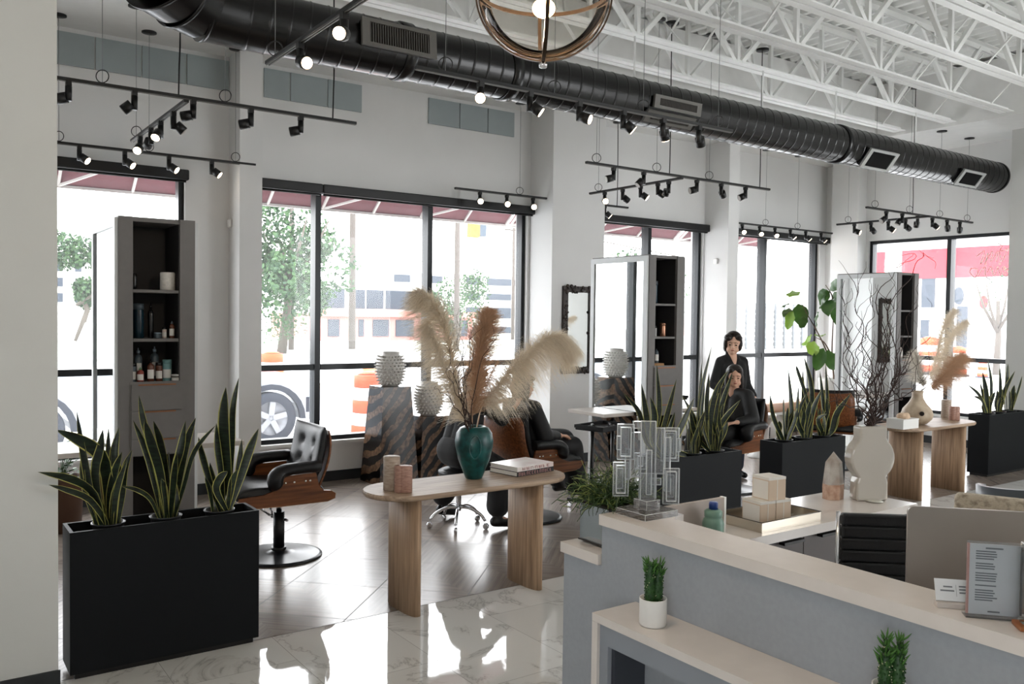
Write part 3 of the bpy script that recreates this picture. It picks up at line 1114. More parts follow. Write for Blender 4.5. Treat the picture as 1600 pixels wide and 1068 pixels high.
def leaf(mb, pts, w, face, tip=.0):
    n = 12
    P = bez(pts, n)
    face = V(face)
    b0 = len(mb.v)
    for i, p in enumerate(P):
        t = i / n
        tan = (P[min(i + 1, n)] - P[max(i - 1, 0)]).normalized()
        side = tan.cross(face)
        side = side.normalized() if side.length > .05 else V((1, 0, 0))
        nrm = side.cross(tan)
        ww = w * (.45 + .55 * math.sin(min(1, t / .62) * PI / 2)) if t < .62 else w * math.cos((t - .62) / .38 * PI / 2) ** .8
        ww = max(ww, .0006)
        for u in (-1, -.84, 0, .84, 1):
            mb.v.append(tuple(p + side * (u * ww / 2) + nrm * (abs(u) * ww * .16)))
    for i in range(n):
        for k in range(4):
            a = b0 + i * 5 + k
            mb.f.append((a, a + 1, a + 6, a + 5)); mb.m.append(1 if k in (0, 3) else 0); mb.s.append(True)


def planter(label, x0, x1, y0, y1):
    t = thing('planter_box', label, 'planter', ((x0 + x1) / 2, (y0 + y1) / 2, 0), group='tall dark planter boxes dividing the room')
    w, d, h, th = (x1 - x0) / 2, (y1 - y0) / 2, .735, .018
    mb = MB()
    mb.box(-w, w, -d, -d + th, .03, h).box(-w, w, d - th, d, .03, h).box(-w, -w + th, -d + th, d - th, .03, h).box(w - th, w, -d + th, d - th, .03, h)
    mb.box(-w + th, w - th, -d + th, d - th, .03, .05)
    mb.build('box', PLANTER, t)
    MB().box(-w + .025, w - .025, -d + .02, d - .02, 0, .0295).build('plinth', BLACK, t)
    MB().box(-w + th + .001, w - th - .001, -d + th + .001, d - th - .001, .66, .67).build('insert', MATTE, t)
    return t


planter('dark planter box at the left beside the near pier', .646, 1.583, 4.632, 4.868)
planter('dark planter box behind the acrylic sculpture', 4.72, 5.66, 4.68, 4.92)
planter('dark planter box between the reception desk and the standing woman', 6.315, 7.255, 4.775, 5.02)
planter('dark planter box furthest right, beyond the second console table', 10.4, 11.37, 4.965, 5.21)


def snake(label, cx, cy, leaves, extra, seed, hh=.45):
    """leaves: (photo points, width m, y offset)"""
    rnd = random.Random(seed)
    t = thing('snake_plant', label, 'plant', (cx, cy, .6705), group='snake plants in the dark planter boxes')
    MB().lathe([(.062, 0), (.078, .065), (.082, .066), (.082, .072), (.074, .072), (.07, .05), (0, .05)], seg=24).build('grow_pot', mat('black pot with pale rim', (40, 42, 44), .4), t)
    MB().lathe([(.069, .0515), (0, .056)], seg=16, cap=False).build('soil', SOIL, t)
    mb = MB()
    fd = -ray(800, 534)
    for pts, w, dy in leaves:
        ws = [at(p[0], p[1], 1, cy + dy * min(1, i / max(1, len(pts) - 1) + .2)) for i, p in enumerate(pts)]
        # root the leaf in the pot
        base = V((cx + max(-.05, min(.05, ws[0].x - cx)), cy + max(-.045, min(.045, dy * .3)), .6705 + .05))
        if ws[0].z < base.z + .02: ws[0] = base
        else: ws = [base] + ws
        ws = [p - V((cx, cy, .6705)) for p in ws]
        leaf(mb, ws, w, fd + V((rnd.uniform(-.6, .6), rnd.uniform(-.4, .4), 0)))
    for k in range(extra):
        a = rnd.uniform(0, 2 * PI)
        r0 = rnd.uniform(.01, .045)
        L = hh * rnd.uniform(.45, 1.0)
        lean = rnd.uniform(.05, .3)
        p0 = V((r0 * math.cos(a), r0 * math.sin(a), .05))
        sway = rnd.uniform(-.05, .05)
        pts = [p0, p0 + V((math.cos(a) * lean * L * .25, math.sin(a) * lean * L * .25 + sway * .3, L * .4)), p0 + V((math.cos(a) * lean * L * .5 + sway * .5, math.sin(a) * lean * L * .35, L * .75)),
               p0 + V((math.cos(a) * lean * L + sway, math.sin(a) * lean * L * .6, L))]
        leaf(mb, pts, rnd.uniform(.03, .052), V((rnd.uniform(-1, 1), rnd.uniform(-1, .2), 0)))
    mb.build('leaves', [LEAF, LEAFY], t, weld=-1)
    return t


snake('snake plant at the left end of the left planter, leaves drooping over the edge', .84, 4.75,
      [([(160, 815), (146, 768), (112, 747), (59, 737)], .055, -.27), ([(165, 815), (140, 780), (105, 765), (76, 757)], .032, -.29),
       ([(172, 790), (165, 725), (148, 700), (120, 684), (87, 671)], .075, -.02), ([(152, 815), (141, 760), (131, 705), (120, 642)], .05, .0),
       ([(150, 818), (132, 760), (128, 704)], .03, .02), ([(160, 815), (150, 740), (158, 700), (161, 670)], .055, -.05), ([(170, 815), (171, 740), (170, 666)], .045, .05),
       ([(175, 815), (188, 750), (178, 715), (186, 667)], .048, .03), ([(176, 815), (180, 770), (199, 716)], .042, -.06), ([(165, 812), (150, 770), (153, 735)], .05, .05)], 4, 11, .42)
snake('snake plant in the middle of the left planter', 1.12, 4.75,
      [([(255, 810), (240, 745), (228, 700), (208, 656)], .042, .04), ([(258, 810), (243, 722), (225, 660), (217, 617)], .035, .0), ([(262, 810), (252, 740), (238, 690), (226, 655)], .07, -.04),
       ([(265, 810), (262, 750), (252, 690), (240, 657)], .055, .02), ([(250, 810), (236, 780), (215, 765), (189, 759)], .026, -.07), ([(268, 810), (273, 740), (283, 700), (290, 657)], .045, -.03),
       ([(270, 810), (283, 740), (293, 690), (306, 652)], .05, .03), ([(272, 810), (288, 760), (305, 705), (337, 664)], .036, -.04), ([(262, 810), (263, 760), (264, 705)], .04, .05),
       ([(266, 810), (272, 760), (277, 705)], .05, -.06)], 4, 12, .42)
snake('snake plant at the right end of the left planter, with the tallest leaf', 1.40, 4.75,
      [([(356, 800), (356, 740), (351, 660), (353, 604)], .075, .0), ([(360, 800), (363, 700), (364, 640), (373, 590)], .036, .03), ([(350, 800), (346, 740), (341, 700), (338, 660)], .042, -.02),
       ([(345, 800), (328, 750), (318, 715), (310, 682)], .042, .03), ([(365, 800), (376, 745), (389, 705), (404, 669)], .05, -.02), ([(362, 800), (371, 750), (378, 685)], .04, .05),
       ([(350, 800), (337, 765), (328, 722)], .045, .05), ([(355, 800), (338, 765), (345, 745), (356, 736)], .045, -.06)], 4, 13, .4)

c2 = [4.93, 5.20, 5.46]
snake('snake plant behind the acrylic sculpture, at the planter end away from the woman', 4.90, 4.80,
      [([(1010, 690), (999, 644), (974, 613)], .04, -.03), ([(1015, 690), (1010, 650), (1002, 598)], .05, .02), ([(1020, 690), (1030, 640), (1026, 569)], .045, .0), ([(1020, 690), (1022, 650), (1016, 620)], .06, -.04),
       ([(1030, 695), (1042, 650), (1057, 592)], .045, .02)], 5, 14, .36)
snake('snake plant behind the sculpture with one very tall dark leaf', 5.19, 4.80,
      [([(1050, 700), (1066, 660), (1085, 620)], .07, -.04), ([(1080, 700), (1086, 660), (1065, 617)], .045, .03), ([(1085, 700), (1092, 650), (1097, 600), (1112, 541)], .05, .0), ([(1085, 700), (1092, 640), (1096, 567)], .05, .04)], 6, 15, .4)
snake('snake plant overlapping the seated client in front of the standing woman', 5.46, 4.80,
      [([(1105, 705), (1110, 660), (1118, 615), (1137, 579)], .05, -.03), ([(1112, 705), (1122, 650), (1145, 580)], .045, .02), ([(1105, 705), (1104, 640), (1108, 582)], .036, .0), ([(1110, 705), (1118, 650), (1126, 596)], .042, -.05),
       ([(1115, 705), (1125, 665), (1157, 624)], .045, -.06), ([(1108, 705), (1112, 670), (1134, 629)], .045, .03), ([(1103, 705), (1096, 655), (1101, 599)], .034, -.02), ([(1115, 705), (1128, 680), (1137, 658)], .05, -.04),
       ([(1100, 705), (1088, 680), (1078, 640)], .045, -.03)], 10, 16, .46)
snake('snake plant at the near end of the planter by the standing woman, thin leaves', 6.50, 4.90,
      [([(1222, 684), (1208, 650), (1203, 615)], .04, -.03), ([(1226, 684), (1224, 650), (1224, 617)], .034, .02), ([(1232, 684), (1236, 640), (1231, 572)], .05, .0), ([(1230, 684), (1243, 650), (1248, 600)], .045, -.04)], 5, 17, .36)
snake('snake plant in the middle of the planter by the standing woman, dense tall leaves', 6.78, 4.90,
      [([(1258, 680), (1256, 640), (1254, 573)], .045, .02), ([(1262, 680), (1262, 630), (1247, 582), (1244, 571)], .035, -.03), ([(1265, 680), (1268, 610), (1256, 556)], .05, .03), ([(1262, 680), (1270, 640), (1284, 608)], .055, -.05),
       ([(1255, 680), (1245, 650), (1262, 612)], .05, -.05)], 7, 18, .45)
snake('snake plant at the far end of the planter, one leaf reaching right', 7.06, 4.90,
      [([(1290, 675), (1292, 630), (1290, 566)], .042, .0), ([(1292, 675), (1286, 630), (1281, 579)], .045, .03), ([(1300, 672), (1308, 645), (1330, 614)], .06, -.03), ([(1302, 672), (1308, 650), (1308, 627)], .045, .04),
       ([(1285, 675), (1278, 655), (1292, 646)], .045, -.06)], 6, 19, .4)
snake('snake plant in the furthest right planter, at the end nearest the console table', 10.62, 5.09,
      [([(1540, 643), (1530, 618), (1511, 600)], .05, -.03), ([(1540, 643), (1534, 625), (1520, 618)], .045, .02), ([(1543, 643), (1540, 610), (1535, 580)], .06, .0), ([(1546, 643), (1548, 600), (1543, 560)], .06, .02), ([(1541, 643), (1536, 620), (1531, 596)], .045, .04)], 5, 20, .4)
snake('snake plant in the middle of the furthest right planter', 10.89, 5.09,
      [([(1560, 642), (1563, 610), (1562, 570)], .042, .0), ([(1565, 642), (1572, 600), (1575, 567)], .05, .02), ([(1562, 642), (1570, 610), (1586, 579)], .05, -.03)], 7, 21, .4)
snake('snake plant in the furthest right planter, at its end away from the console table', 11.16, 5.09,
      [([(1585, 641), (1590, 610), (1597, 587)], .05, .0)], 8, 22, .4)
# ------------------------------------------------------------------ salon chairs
SCREW = mat('polished button', (214, 208, 196), .2, metal=.9)


def pad(mb, x0, x1, y0, y1, z0, z1, r=.04, mi=0):
    return mb.bbox(x0, x1, y0, y1, z0, z1, r, mi)


def chair(label, loc, rz):
    t = thing('salon_chair', label, 'chair', loc, rz, group='black leather and plywood salon chairs')
    W2 = .29
    base = MB().lathe([(.315, 0), (.32, .006), (.315, .014), (.285, .018), (.12, .03), (.05, .05), (.044, .06), (0, .06)], seg=48)
    base.build('base_disc', mat('black enamel base', (20, 22, 26), .3, spec=.6), t)
    col = MB().tube([(0, 0, .05), (0, 0, .335)], .041, 24).tube([(0, 0, .045), (0, 0, .07)], .055, 24)
    col.build('column', BLACK, t)
    MB().tube([(0, 0, .335), (0, 0, .43)], .02, 16).tube([(0, 0, .385), (0, 0, .415)], .032, 16).build('piston', CHROME, t)
    mb = MB().tube([(.035, -.05, .28), (.035, -.06, .33), (.05, -.07, .37)], .009, 8).tube([(-.045, -.05, .27), (-.045, .05, .27)], .01, 8).tube([(-.035, -.05, .3), (.05, -.05, .3)], .008, 8)
    mb.tube([(.05, -.06, .30), (.12, -.08, .36), (.2, -.08, .37)], .009, 8)
    mb.build('pump_lever', CHROME, t)
    MB().box(-.14, .16, -.13, .13, .425, .438).box(.1, .3, -.045, .045, .428, .438).build('mount_plate', BLACK, t)
    # plywood seat shell: curved bottom and two side panels
    side = [(.405, .505), (.36, .462), (.30, .447), (.1, .441), (-.26, .440), (-.315, .458), (-.32, .492), (-.285, .516), (-.225, .524), (-.19, .56), (-.165, .66), (.09, .655), (.115, .60), (.15, .555), (.22, .532), (.33, .528), (.39, .524)]
    sh = MB()
    for s in (-1, 1):
        a, b = sorted((s * W2, s * (W2 + .018)))
        sh.prism(side, 1, a, b)
    bot = [(.40, .52), (.36, .466), (.30, .452), (.1, .444), (-.26, .444), (-.31, .46), (-.315, .475), (-.25, .462), (.1, .456), (.29, .463), (.35, .478), (.385, .525)]
    sh.prism(bot, 1, -W2 + .001, W2 - .001)
    so = sh.build('seat_shell', WALNUT, t)
    edge = mat('pale plywood edge', (196, 158, 116), .5)
    em = MB()
    for s in (-1, 1):
        y = s * (W2 + .0095)
        em.tube([(p[0], y, p[1]) for p in side[:7]], .0055, 6)
    em.build('ply_edge', edge, so)
    for s in (-1, 1):
        for bx in (-.12, -.085, -.0, .065):
            MB().lathe([(.009, 0), (.009, .003), (.004, .005), (0, .005)], seg=12).xform(Matrix.Translation((bx, s * (W2 + .018), .605)) @ Matrix.Rotation(-s * PI / 2, 4, 'X')).build('screw_button', SCREW, so)
    # back shell, bent ply leaning backwards
    ang = math.radians(14)
    M = Matrix.Translation((-.20, 0, .55)) @ Matrix.Rotation(-ang, 4, 'Y')
    bk = MB()
    n = 10
    vs, fs = [], []
    hgt = .43
    for j in range(9):
        z = -.02 + hgt * j / 8
        cur = -.03 * math.sin(PI * j / 8)
        ins = .0 if j < 6 else (.012, .035)[j - 7] if j > 6 else .0
        if j == 8: ins = .05
        for i in range(n + 1):
            u = -1 + 2 * i / n
            vs.append((cur - .055 + .055 * u * u, u * (W2 - ins), z))
    m_ = len(vs)
    vs += [(v[0] + .014, v[1], v[2]) for v in vs]
    for j in range(8):
        for i in range(n):
            a = j * (n + 1) + i
            fs.append((a, a + 1, a + n + 2, a + n + 1))
            fs.append((m_ + a, m_ + a + n + 1, m_ + a + n + 2, m_ + a + 1))
    rim = [i for i in range(n + 1)] + [j * (n + 1) + n for j in range(1, 9)] + [8 * (n + 1) + i for i in range(n - 1, -1, -1)] + [j * (n + 1) for j in range(7, 0, -1)]
    for a, b in zip(rim, rim[1:] + rim[:1]):
        fs.append((a, m_ + a, m_ + b, b))
    bk.add(vs, fs, 0, True).xform(M)
    bs = bk.build('back_shell', WALNUT, t)
    butt = [(.07, y, z) for y in (-.11, .11) for z in (.16, .30)]
    cu2 = MB()
    NU, NVv = 34, 28
    for side_ in (1, -1):
        b0 = len(cu2.v)
        for j in range(NVv + 1):
            v_ = -1 + 2 * j / NVv
            for i in range(NU + 1):
                u_ = -1 + 2 * i / NU
                uu, vv = math.sin(u_ * PI / 2), math.sin(v_ * PI / 2)
                th_ = (max(0, 1 - abs(uu) ** 5) ** .5) * (max(0, 1 - abs(vv) ** 5) ** .5)
                y_, z_ = uu * (W2 - .006), hgt / 2 + vv * (hgt / 2 + .004)
                x_ = .012 + .05 * uu * uu - .03 * (1 - vv * vv)
                if side_ > 0:
                    x_ += .062 * th_
                    for bq in butt:
                        x_ -= .030 * math.exp(-(math.hypot(y_ - bq[1], z_ - bq[2]) / .024) ** 2) + .010 * math.exp(-(math.hypot(y_ - bq[1], z_ - bq[2]) / .06) ** 2)
                else:
                    x_ -= .03 * th_
                cu2.v.append((x_, y_, z_))
        for j in range(NVv):
            for i in range(NU):
                q = b0 + j * (NU + 1) + i
                cu2.f.append((q, q + 1, q + NU + 2, q + NU + 1)); cu2.m.append(0); cu2.s.append(True)
    cu2.xform(M)
    bc = cu2.build('back_cushion', LEATHER, t)
    for b in butt:
        MB().ball(tuple(M @ V((.012 + .05 * (b[1] / W2) ** 2 - .03 * (1 - (2 * b[2] / hgt - 1) ** 2) + .062 - .034, b[1], b[2]))), .011, 10, 6, sx=.6).build('tuft_button', SCREW, bc)
    # seat cushion: waterfall front
    se = MB()
    prof = [(-.24, .53), (-.2, .565), (-.05, .572), (.12, .578), (.27, .585), (.35, .575), (.40, .545), (.41, .515), (.39, .49), (.33, .475), (.1, .462), (-.24, .468)]
    P = [(p.x, p.z) for p in bez([(a, 0, b) for a, b in prof + [prof[0]]], 48)][:-1]
    rows = []
    for y, k in ((-W2 + .004, .75), (-W2 + .02, .93), (-W2 + .05, 1), (0, 1.03), (W2 - .05, 1), (W2 - .02, .93), (W2 - .004, .75)):
        rows.append([(.08 + (x - .08) * (k * .06 + .94), y, .515 + (z - .515) * k) for x, z in P])
    m_ = len(P)
    vs = [v for r in rows for v in r]
    fs = []
    for j in range(len(rows) - 1):
        for i in range(m_):
            fs.append((j * m_ + i, j * m_ + (i + 1) % m_, (j + 1) * m_ + (i + 1) % m_, (j + 1) * m_ + i))
    fs.append(tuple(range(m_)))
    fs.append(tuple((len(rows) - 1) * m_ + i for i in reversed(range(m_))))
    se.add(vs, fs, 0, True)
    se.build('seat_cushion', LEATHER, t)
    for s in (-1, 1):
        ar = MB()
        y = s * (W2 + .012)
        pts = bez([(-.19, y, .705), (-.02, y, .705), (.09, y, .69), (.135, y, .65), (.135, y, .60), (.12, y, .57)], 20)
        rr = [.042] * 6 + [.044, .046, .046, .05, .053, .055, .056, .056, .056, .055, .054, .052, .048, .038, .02]
        ar.tube(pts, rr, 14)
        for i, v in enumerate(ar.v):
            ar.v[i] = (v[0], y + (v[1] - y) * 1.35, v[2])
        ar.build('armrest', LEATHER, t)
    return t


CH = [chair('empty black leather salon chair with walnut shell beside the left planter', (2.28, 6.23, 0), PI)]
for lb, loc, rz in (('black salon chair holding the caped client behind the teal vase', (4.60, 6.23, 0), .05),
                    ('walnut salon chair where the client in front of the standing woman sits', (7.18, 6.12, 0), PI + .12),
                    ('walnut salon chair turned away behind the middle snake plants', (9.42, 6.42, 0), .55)):
    dup(CH[0], loc=loc, rz=rz, label=lb)

# footrest lying near the first chair (far side) is part of the chair base in the photo: a flat black plate
# ------------------------------------------------------------------ pedestals and spiky vases
zeb = bpy.data.materials.new('zebra marble')
zeb.use_nodes = True
nt = zeb.node_tree
bs = nt.nodes['Principled BSDF']
tc = nt.nodes.new('ShaderNodeTexCoord')
mp = nt.nodes.new('ShaderNodeMapping')
mp.inputs['Rotation'].default_value = (.25, -.75, .1)
mp.inputs['Scale'].default_value = (1.1, .9, 1)
wv = nt.nodes.new('ShaderNodeTexWave')
wv.inputs['Scale'].default_value = 2.8
wv.inputs['Distortion'].default_value = 5.0
wv.inputs['Detail'].default_value = 2
wv.inputs['Detail Scale'].default_value = 1.1
nz = nt.nodes.new('ShaderNodeTexNoise')
nz.inputs['Scale'].default_value = 28
nz.inputs['Detail'].default_value = 5
ra = nt.nodes.new('ShaderNodeValToRGB')
e = ra.color_ramp.elements
e[0].position, e[0].color = .46, hexc(15, 13, 13)
e[1].position, e[1].color = .58, hexc(112, 88, 70)
r2 = nt.nodes.new('ShaderNodeValToRGB')
e = r2.color_ramp.elements
e[0].position, e[0].color = .35, (.35, .35, .35, 1)
e[1].position, e[1].color = .7, (1.25, 1.15, 1.05, 1)
mx = nt.nodes.new('ShaderNodeMix')
mx.data_type = 'RGBA'
mx.blend_type = 'MULTIPLY'
mx.inputs[0].default_value = 1
L = nt.links
L.new(tc.outputs['Object'], mp.inputs['Vector'])
L.new(mp.outputs['Vector'], wv.inputs['Vector'])
L.new(tc.outputs['Object'], nz.inputs['Vector'])
L.new(wv.outputs['Fac'], ra.inputs['Fac'])
L.new(nz.outputs['Fac'], r2.inputs['Fac'])
L.new(ra.outputs['Color'], mx.inputs[6])
L.new(r2.outputs['Color'], mx.inputs[7])
L.new(mx.outputs[2], bs.inputs['Base Color'])
bs.inputs['Roughness'].default_value = .2
bs.inputs['Specular IOR Level'].default_value = .3


def pedestal(label, cx, cy, h):
    mb = MB()
    a, b = .168, .168 + .065 * h
    vs = [(-b, -b, 0), (b, -b, 0), (b, b, 0), (-b, b, 0), (-a, -a, h), (a, -a, h), (a, a, h), (-a, a, h)]
    mb.add(vs, [(0, 3, 2, 1), (4, 5, 6, 7), (0, 1, 5, 4), (1, 2, 6, 5), (2, 3, 7, 6), (3, 0, 4, 7)])
    return tag(mb.build('pedestal', zeb, loc=(cx, cy, 0)), label, 'pedestal', 'striped dark marble pedestals by the window')


pedestal('taller striped black and brown marble pedestal by the window', 4.315, 8.40, 1.045)
pedestal('shorter striped marble pedestal right of the taller one', 4.80, 8.40, .70)
CER = mat('pale crackled ceramic', (206, 203, 198), .3, noise_amt=.1, noise_scale=30)


def spiky(label, loc):
    t = thing('studded_vase', label, 'vase', loc, group='white studded ceramic vases')
    H = .375
    body = [(.085, 0), (.1, .008), (.128, .07), (.148, .15), (.152, .21), (.142, .28), (.118, .33), (.1, .345), (.104, H), (.092, H), (.088, .34), (.06, .3), (0, .3)]
    MB().lathe(body, seg=40).build('vase_body', CER, t)
    mb = MB()
    rows = 10
    for j in range(rows):
        z = .035 + .285 * j / (rows - 1)
        # interpolate radius
        for (r0, z0), (r1, z1) in zip(body, body[1:]):
            if z0 <= z <= z1 and z1 > z0:
                r = r0 + (r1 - r0) * (z - z0) / (z1 - z0)
                dr = (r1 - r0) / (z1 - z0)
                break
        n = 22
        for k in range(n):
            a = 2 * PI * (k + .5 * (j % 2)) / n
            d = V((math.cos(a), math.sin(a), -dr)).normalized()
            p = V((r * math.cos(a), r * math.sin(a), z)) - d * .003
            mb.tube([p, p + d * .012, p + d * .024, p + d * .030], [.011, .0095, .006, .001], 7, cap=False)
    mb.build('studs', CER, t, weld=-1)
    return t


spiky('white studded vase on the taller striped pedestal', (4.315, 8.40, 1.0455))
spiky('white studded vase on the shorter pedestal, half hidden by pampas', (4.80, 8.40, .7005))

# ------------------------------------------------------------------ ornate mirror on the pier
mz0, mz1, mx0, mx1, my = 1.12, 2.205, 6.605, 7.10, 8.289
t = thing('wall_mirror', 'dark carved wooden mirror hanging on the white pier', 'mirror', ((mx0 + mx1) / 2, my, (mz0 + mz1) / 2))
mw, mh = (mx1 - mx0) / 2, (mz1 - mz0) / 2
CARVE = mat('dark carved wood', (52, 38, 30), .4, rgb2=(22, 16, 14), noise_scale=40)
mb = MB()
f = .075
mb.box(-mw, -mw + f, -.03, 0, -mh, mh).box(mw - f, mw, -.03, 0, -mh, mh).box(-mw + f, mw - f, -.03, 0, mh - f, mh).box(-mw + f, mw - f, -.03, 0, -mh, -mh + f)
rnd = random.Random(5)
cv = MB()
for i in range(120):
    s = rnd.choice((0, 1, 2, 3))
    if s < 2: px_, pz_ = (-mw + f * rnd.random()) if s == 0 else (mw - f * rnd.random()), rnd.uniform(-mh, mh)
    else: px_, pz_ = rnd.uniform(-mw, mw), (-mh + f * rnd.random()) if s == 2 else (mh - f * rnd.random())
    cv.ball((px_, -.03, pz_), rnd.uniform(.012, .026), 8, 6, sy=.7)
mb.v += []
nb = len(mb.v)
mb.v += cv.v; mb.f += [tuple(nb + i for i in f_) for f_ in cv.f]; mb.m += cv.m; mb.s += cv.s
fr = mb.build('frame', CARVE, t)
MB().box(-mw + f, mw - f, -.012, -.002, -mh + f, mh - f).build('mirror', MIRROR, t)

# ------------------------------------------------------------------ things on the first table
TEAL = mat('deep teal crackle glaze', (22, 84, 82), .28, rgb2=(10, 52, 54), noise_scale=22, bump=.12, bump_scale=220)
vx, vy = 3.055, 4.74
t = thing('teal_vase', 'large deep teal crackle vase holding pampas grass', 'vase', (vx, vy, .7505))
MB().lathe([(.05, 0), (.056, .004), (.078, .06), (.106, .13), (.124, .21), (.127, .25), (.118, .30), (.095, .335), (.072, .345), (.062, .345), (.058, .335), (.09, .29), (.09, .2), (0, .1)], seg=48).build('vase_body', TEAL, t)
lp = []
fdir = math.atan2(-(vy), -(vx)) + .05
for i in range(25):
    a = 2 * PI * i / 24
    u, w_ = .3 * math.cos(a), .22 + .075 * math.sin(a)
    r = .1275 if w_ > .19 else .1275 - (.19 - w_) * .22
    if w_ > .26: r = .1275 - (w_ - .26) * .2
    lp.append(((r - .001) * math.cos(fdir + u), (r - .001) * math.sin(fdir + u), w_))
MB().tube(lp, .0045, 6, cap=False).build('embossed_loop', TEAL, t)

PAMP = mat('ivory pampas', (240, 230, 214), .8, noise_amt=.12, noise_scale=15)
PAMT = mat('tan pampas', (214, 182, 152), .8, noise_amt=.2, noise_scale=15)
translucent(PAMP, (236, 224, 204), .4)
translucent(PAMT, (206, 168, 136), .35)
PAMD = mat('red brown stems', (92, 52, 40), .7)
TWIG = mat('dark twig', (52, 34, 28), .7)


def plume(name, label, origin, pts, n, hl, m, seed, start=.22, droop=(0, 0, -.5), sr=.0028, side=None, group='pampas plumes in the teal vase'):
    rnd = random.Random(seed)
    o = V(origin)
    t = thing(name, label, 'dried grass', origin, group=group)
    P = [p - o for p in bez(pts, 40)]
    MB().tube(P, [sr * (1.2 - .9 * i / 40) for i in range(41)], 6).build('stalk', m, t)
    mb = MB()
    for k in range(n):
        u = start + (1 - start) * (1 - (1 - rnd.random()) ** 1.15)
        x = u * 40
        i = min(39, int(x))
        p = P[i].lerp(P[i + 1], x - i)
        tan = (P[i + 1] - P[i]).normalized()
        rd = V((rnd.gauss(0, 1), rnd.gauss(0, 1), rnd.gauss(0, 1)))
        rd = (rd - tan * rd.dot(tan)).normalized()
        if side is not None: rd = (rd + V(side) * .8).normalized()
        q = (u - start) / (1 - start)
        L = hl * (.22 + .78 * math.sin(PI * min(1, q * .85 + .12)) ** .7) * rnd.uniform(.55, 1.1)
        d = (tan * rnd.uniform(.6, 1.0) + rd * rnd.uniform(.5, 1.15)).normalized()
        w = .0013
        sd = d.cross(V((rnd.uniform(-1, 1), rnd.uniform(-1, 1), rnd.uniform(-1, 1)))).normalized() * w
        b = len(mb.v)
        N = 4
        for s in range(N + 1):
            v = s / N
            c = p + d * (L * v) + V(droop) * (L * v * v) + rd * (L * .12 * v * v)
            ww = 1 - .7 * v
            mb.v += [tuple(c - sd * ww), tuple(c + sd * ww)]
        for s in range(N):
            mb.f.append((b + 2 * s, b + 2 * s + 1, b + 2 * s + 3, b + 2 * s + 2)); mb.m.append(0); mb.s.append(True)
        # fine side filaments
        for s in range(3):
            v = rnd.uniform(.3, .95)
            c = p + d * (L * v) + V(droop) * (L * v * v) + rd * (L * .12 * v * v)
            e_ = c + (d * .5 + V((rnd.uniform(-1, 1), rnd.uniform(-1, 1), rnd.uniform(-1, .4))) * .7).normalized() * L * .16
            b = len(mb.v)
            mb.v += [tuple(c - sd * .6), tuple(c + sd * .6), tuple(e_)]
            mb.f.append((b, b + 1, b + 2)); mb.m.append(0); mb.s.append(True)
    mb.build('plume_hairs', m, t, weld=-1)
    return t


def pl(points, y0, y1):
    n = len(points) - 1
    return [at(px, py, 1, y0 + (y1 - y0) * i / n) for i, (px, py) in enumerate(points)]


NV = V((vx, vy, 1.0))
plume('pampas_grass', 'ivory pampas plume leaning left, tallest in the teal vase', NV, [NV] + pl([(724, 650), (712, 590), (697, 520), (678, 478), (654, 458)], vy, vy - .05), 4200, .20, PAMP, 1, droop=(-.25, 0, -.45), start=.16)
plume('pampas_grass', 'ivory pampas plume hanging lower at the left of the teal vase', NV, [NV] + pl([(720, 640), (706, 600), (690, 560), (676, 530), (668, 505)], vy, vy - .12), 2600, .17, PAMP, 2, droop=(-.3, 0, -.6), start=.25)
plume('pampas_grass', 'tan pampas plume standing upright in the teal vase', NV, [NV] + pl([(738, 650), (744, 600), (750, 550), (757, 515), (764, 487)], vy, vy + .03), 5000, .17, PAMT, 3, droop=(.05, 0, -.15), start=.2)
plume('pampas_grass', 'long ivory pampas plume arching right over the seated client', NV, [NV] + pl([(752, 638), (776, 605), (806, 568), (842, 536), (872, 524), (893, 540)], vy, vy - .1), 5200, .22, PAMP, 4, droop=(.0, 0, -.8), start=.18, side=(0, 0, -.6))
plume('pampas_grass', 'small brown dried stem between the plumes', NV, [NV] + pl([(748, 655), (755, 620), (765, 590), (778, 565)], vy, vy + .1), 500, .06, PAMT, 5, start=.4)


def twigs(name, label, cat, origin, targets, y, m, seed, r=.0028, jit=.018, forks=3, group=None, yj=.06, zroot=None):
    """curly branches from a vase mouth; each branch is a part"""
    rnd = random.Random(seed)
    o = V(origin)
    t = thing(name, label, cat, origin, group=group)
    for pts in targets:
        yy = y + rnd.uniform(-yj, yj)
        W_ = [at(px, py, 1, y + (yy - y) * (i + 1) / len(pts)) for i, (px, py) in enumerate(pts)]
        W_ = [o + V((rnd.uniform(-.015, .015), rnd.uniform(-.012, .012), -.02))] + W_
        P = bez(W_, 36)
        ph = [rnd.uniform(0, 6.28) for _ in range(4)]
        Q = []
        for i, p in enumerate(P):
            a = min(1, i / 6)
            Q.append(p - o + V((math.sin(i * .9 + ph[0]) * .6 + math.sin(i * .43 + ph[1]), math.sin(i * .8 + ph[2]), .5 * math.sin(i * 1.1 + ph[3]))) * jit * .5 * a)
        mb = MB().tube(Q, [r * (1.15 - .85 * i / 36) for i in range(37)], 5)
        for k in range(forks):
            i0 = rnd.randint(10, 32)
            p = Q[i0]
            d = (Q[min(36, i0 + 2)] - Q[i0 - 2]).normalized()
            d = (d + V((rnd.uniform(-1, 1), rnd.uniform(-.6, .6), rnd.uniform(-.2, .9))) * .9).normalized()
            L = rnd.uniform(.04, .13) * (jit / .018)
            br = [p]
            for s in range(6):
                d = (d + V((rnd.uniform(-1, 1), rnd.uniform(-1, 1), rnd.uniform(-.6, 1))) * .45).normalized()
                br.append(br[-1] + d * L / 6)
            mb.tube(br, [r * .55, r * .5, r * .45, r * .4, r * .3, r * .25, r * .2], 4)
        mb.build('branch', m, t, weld=-1)
    return t


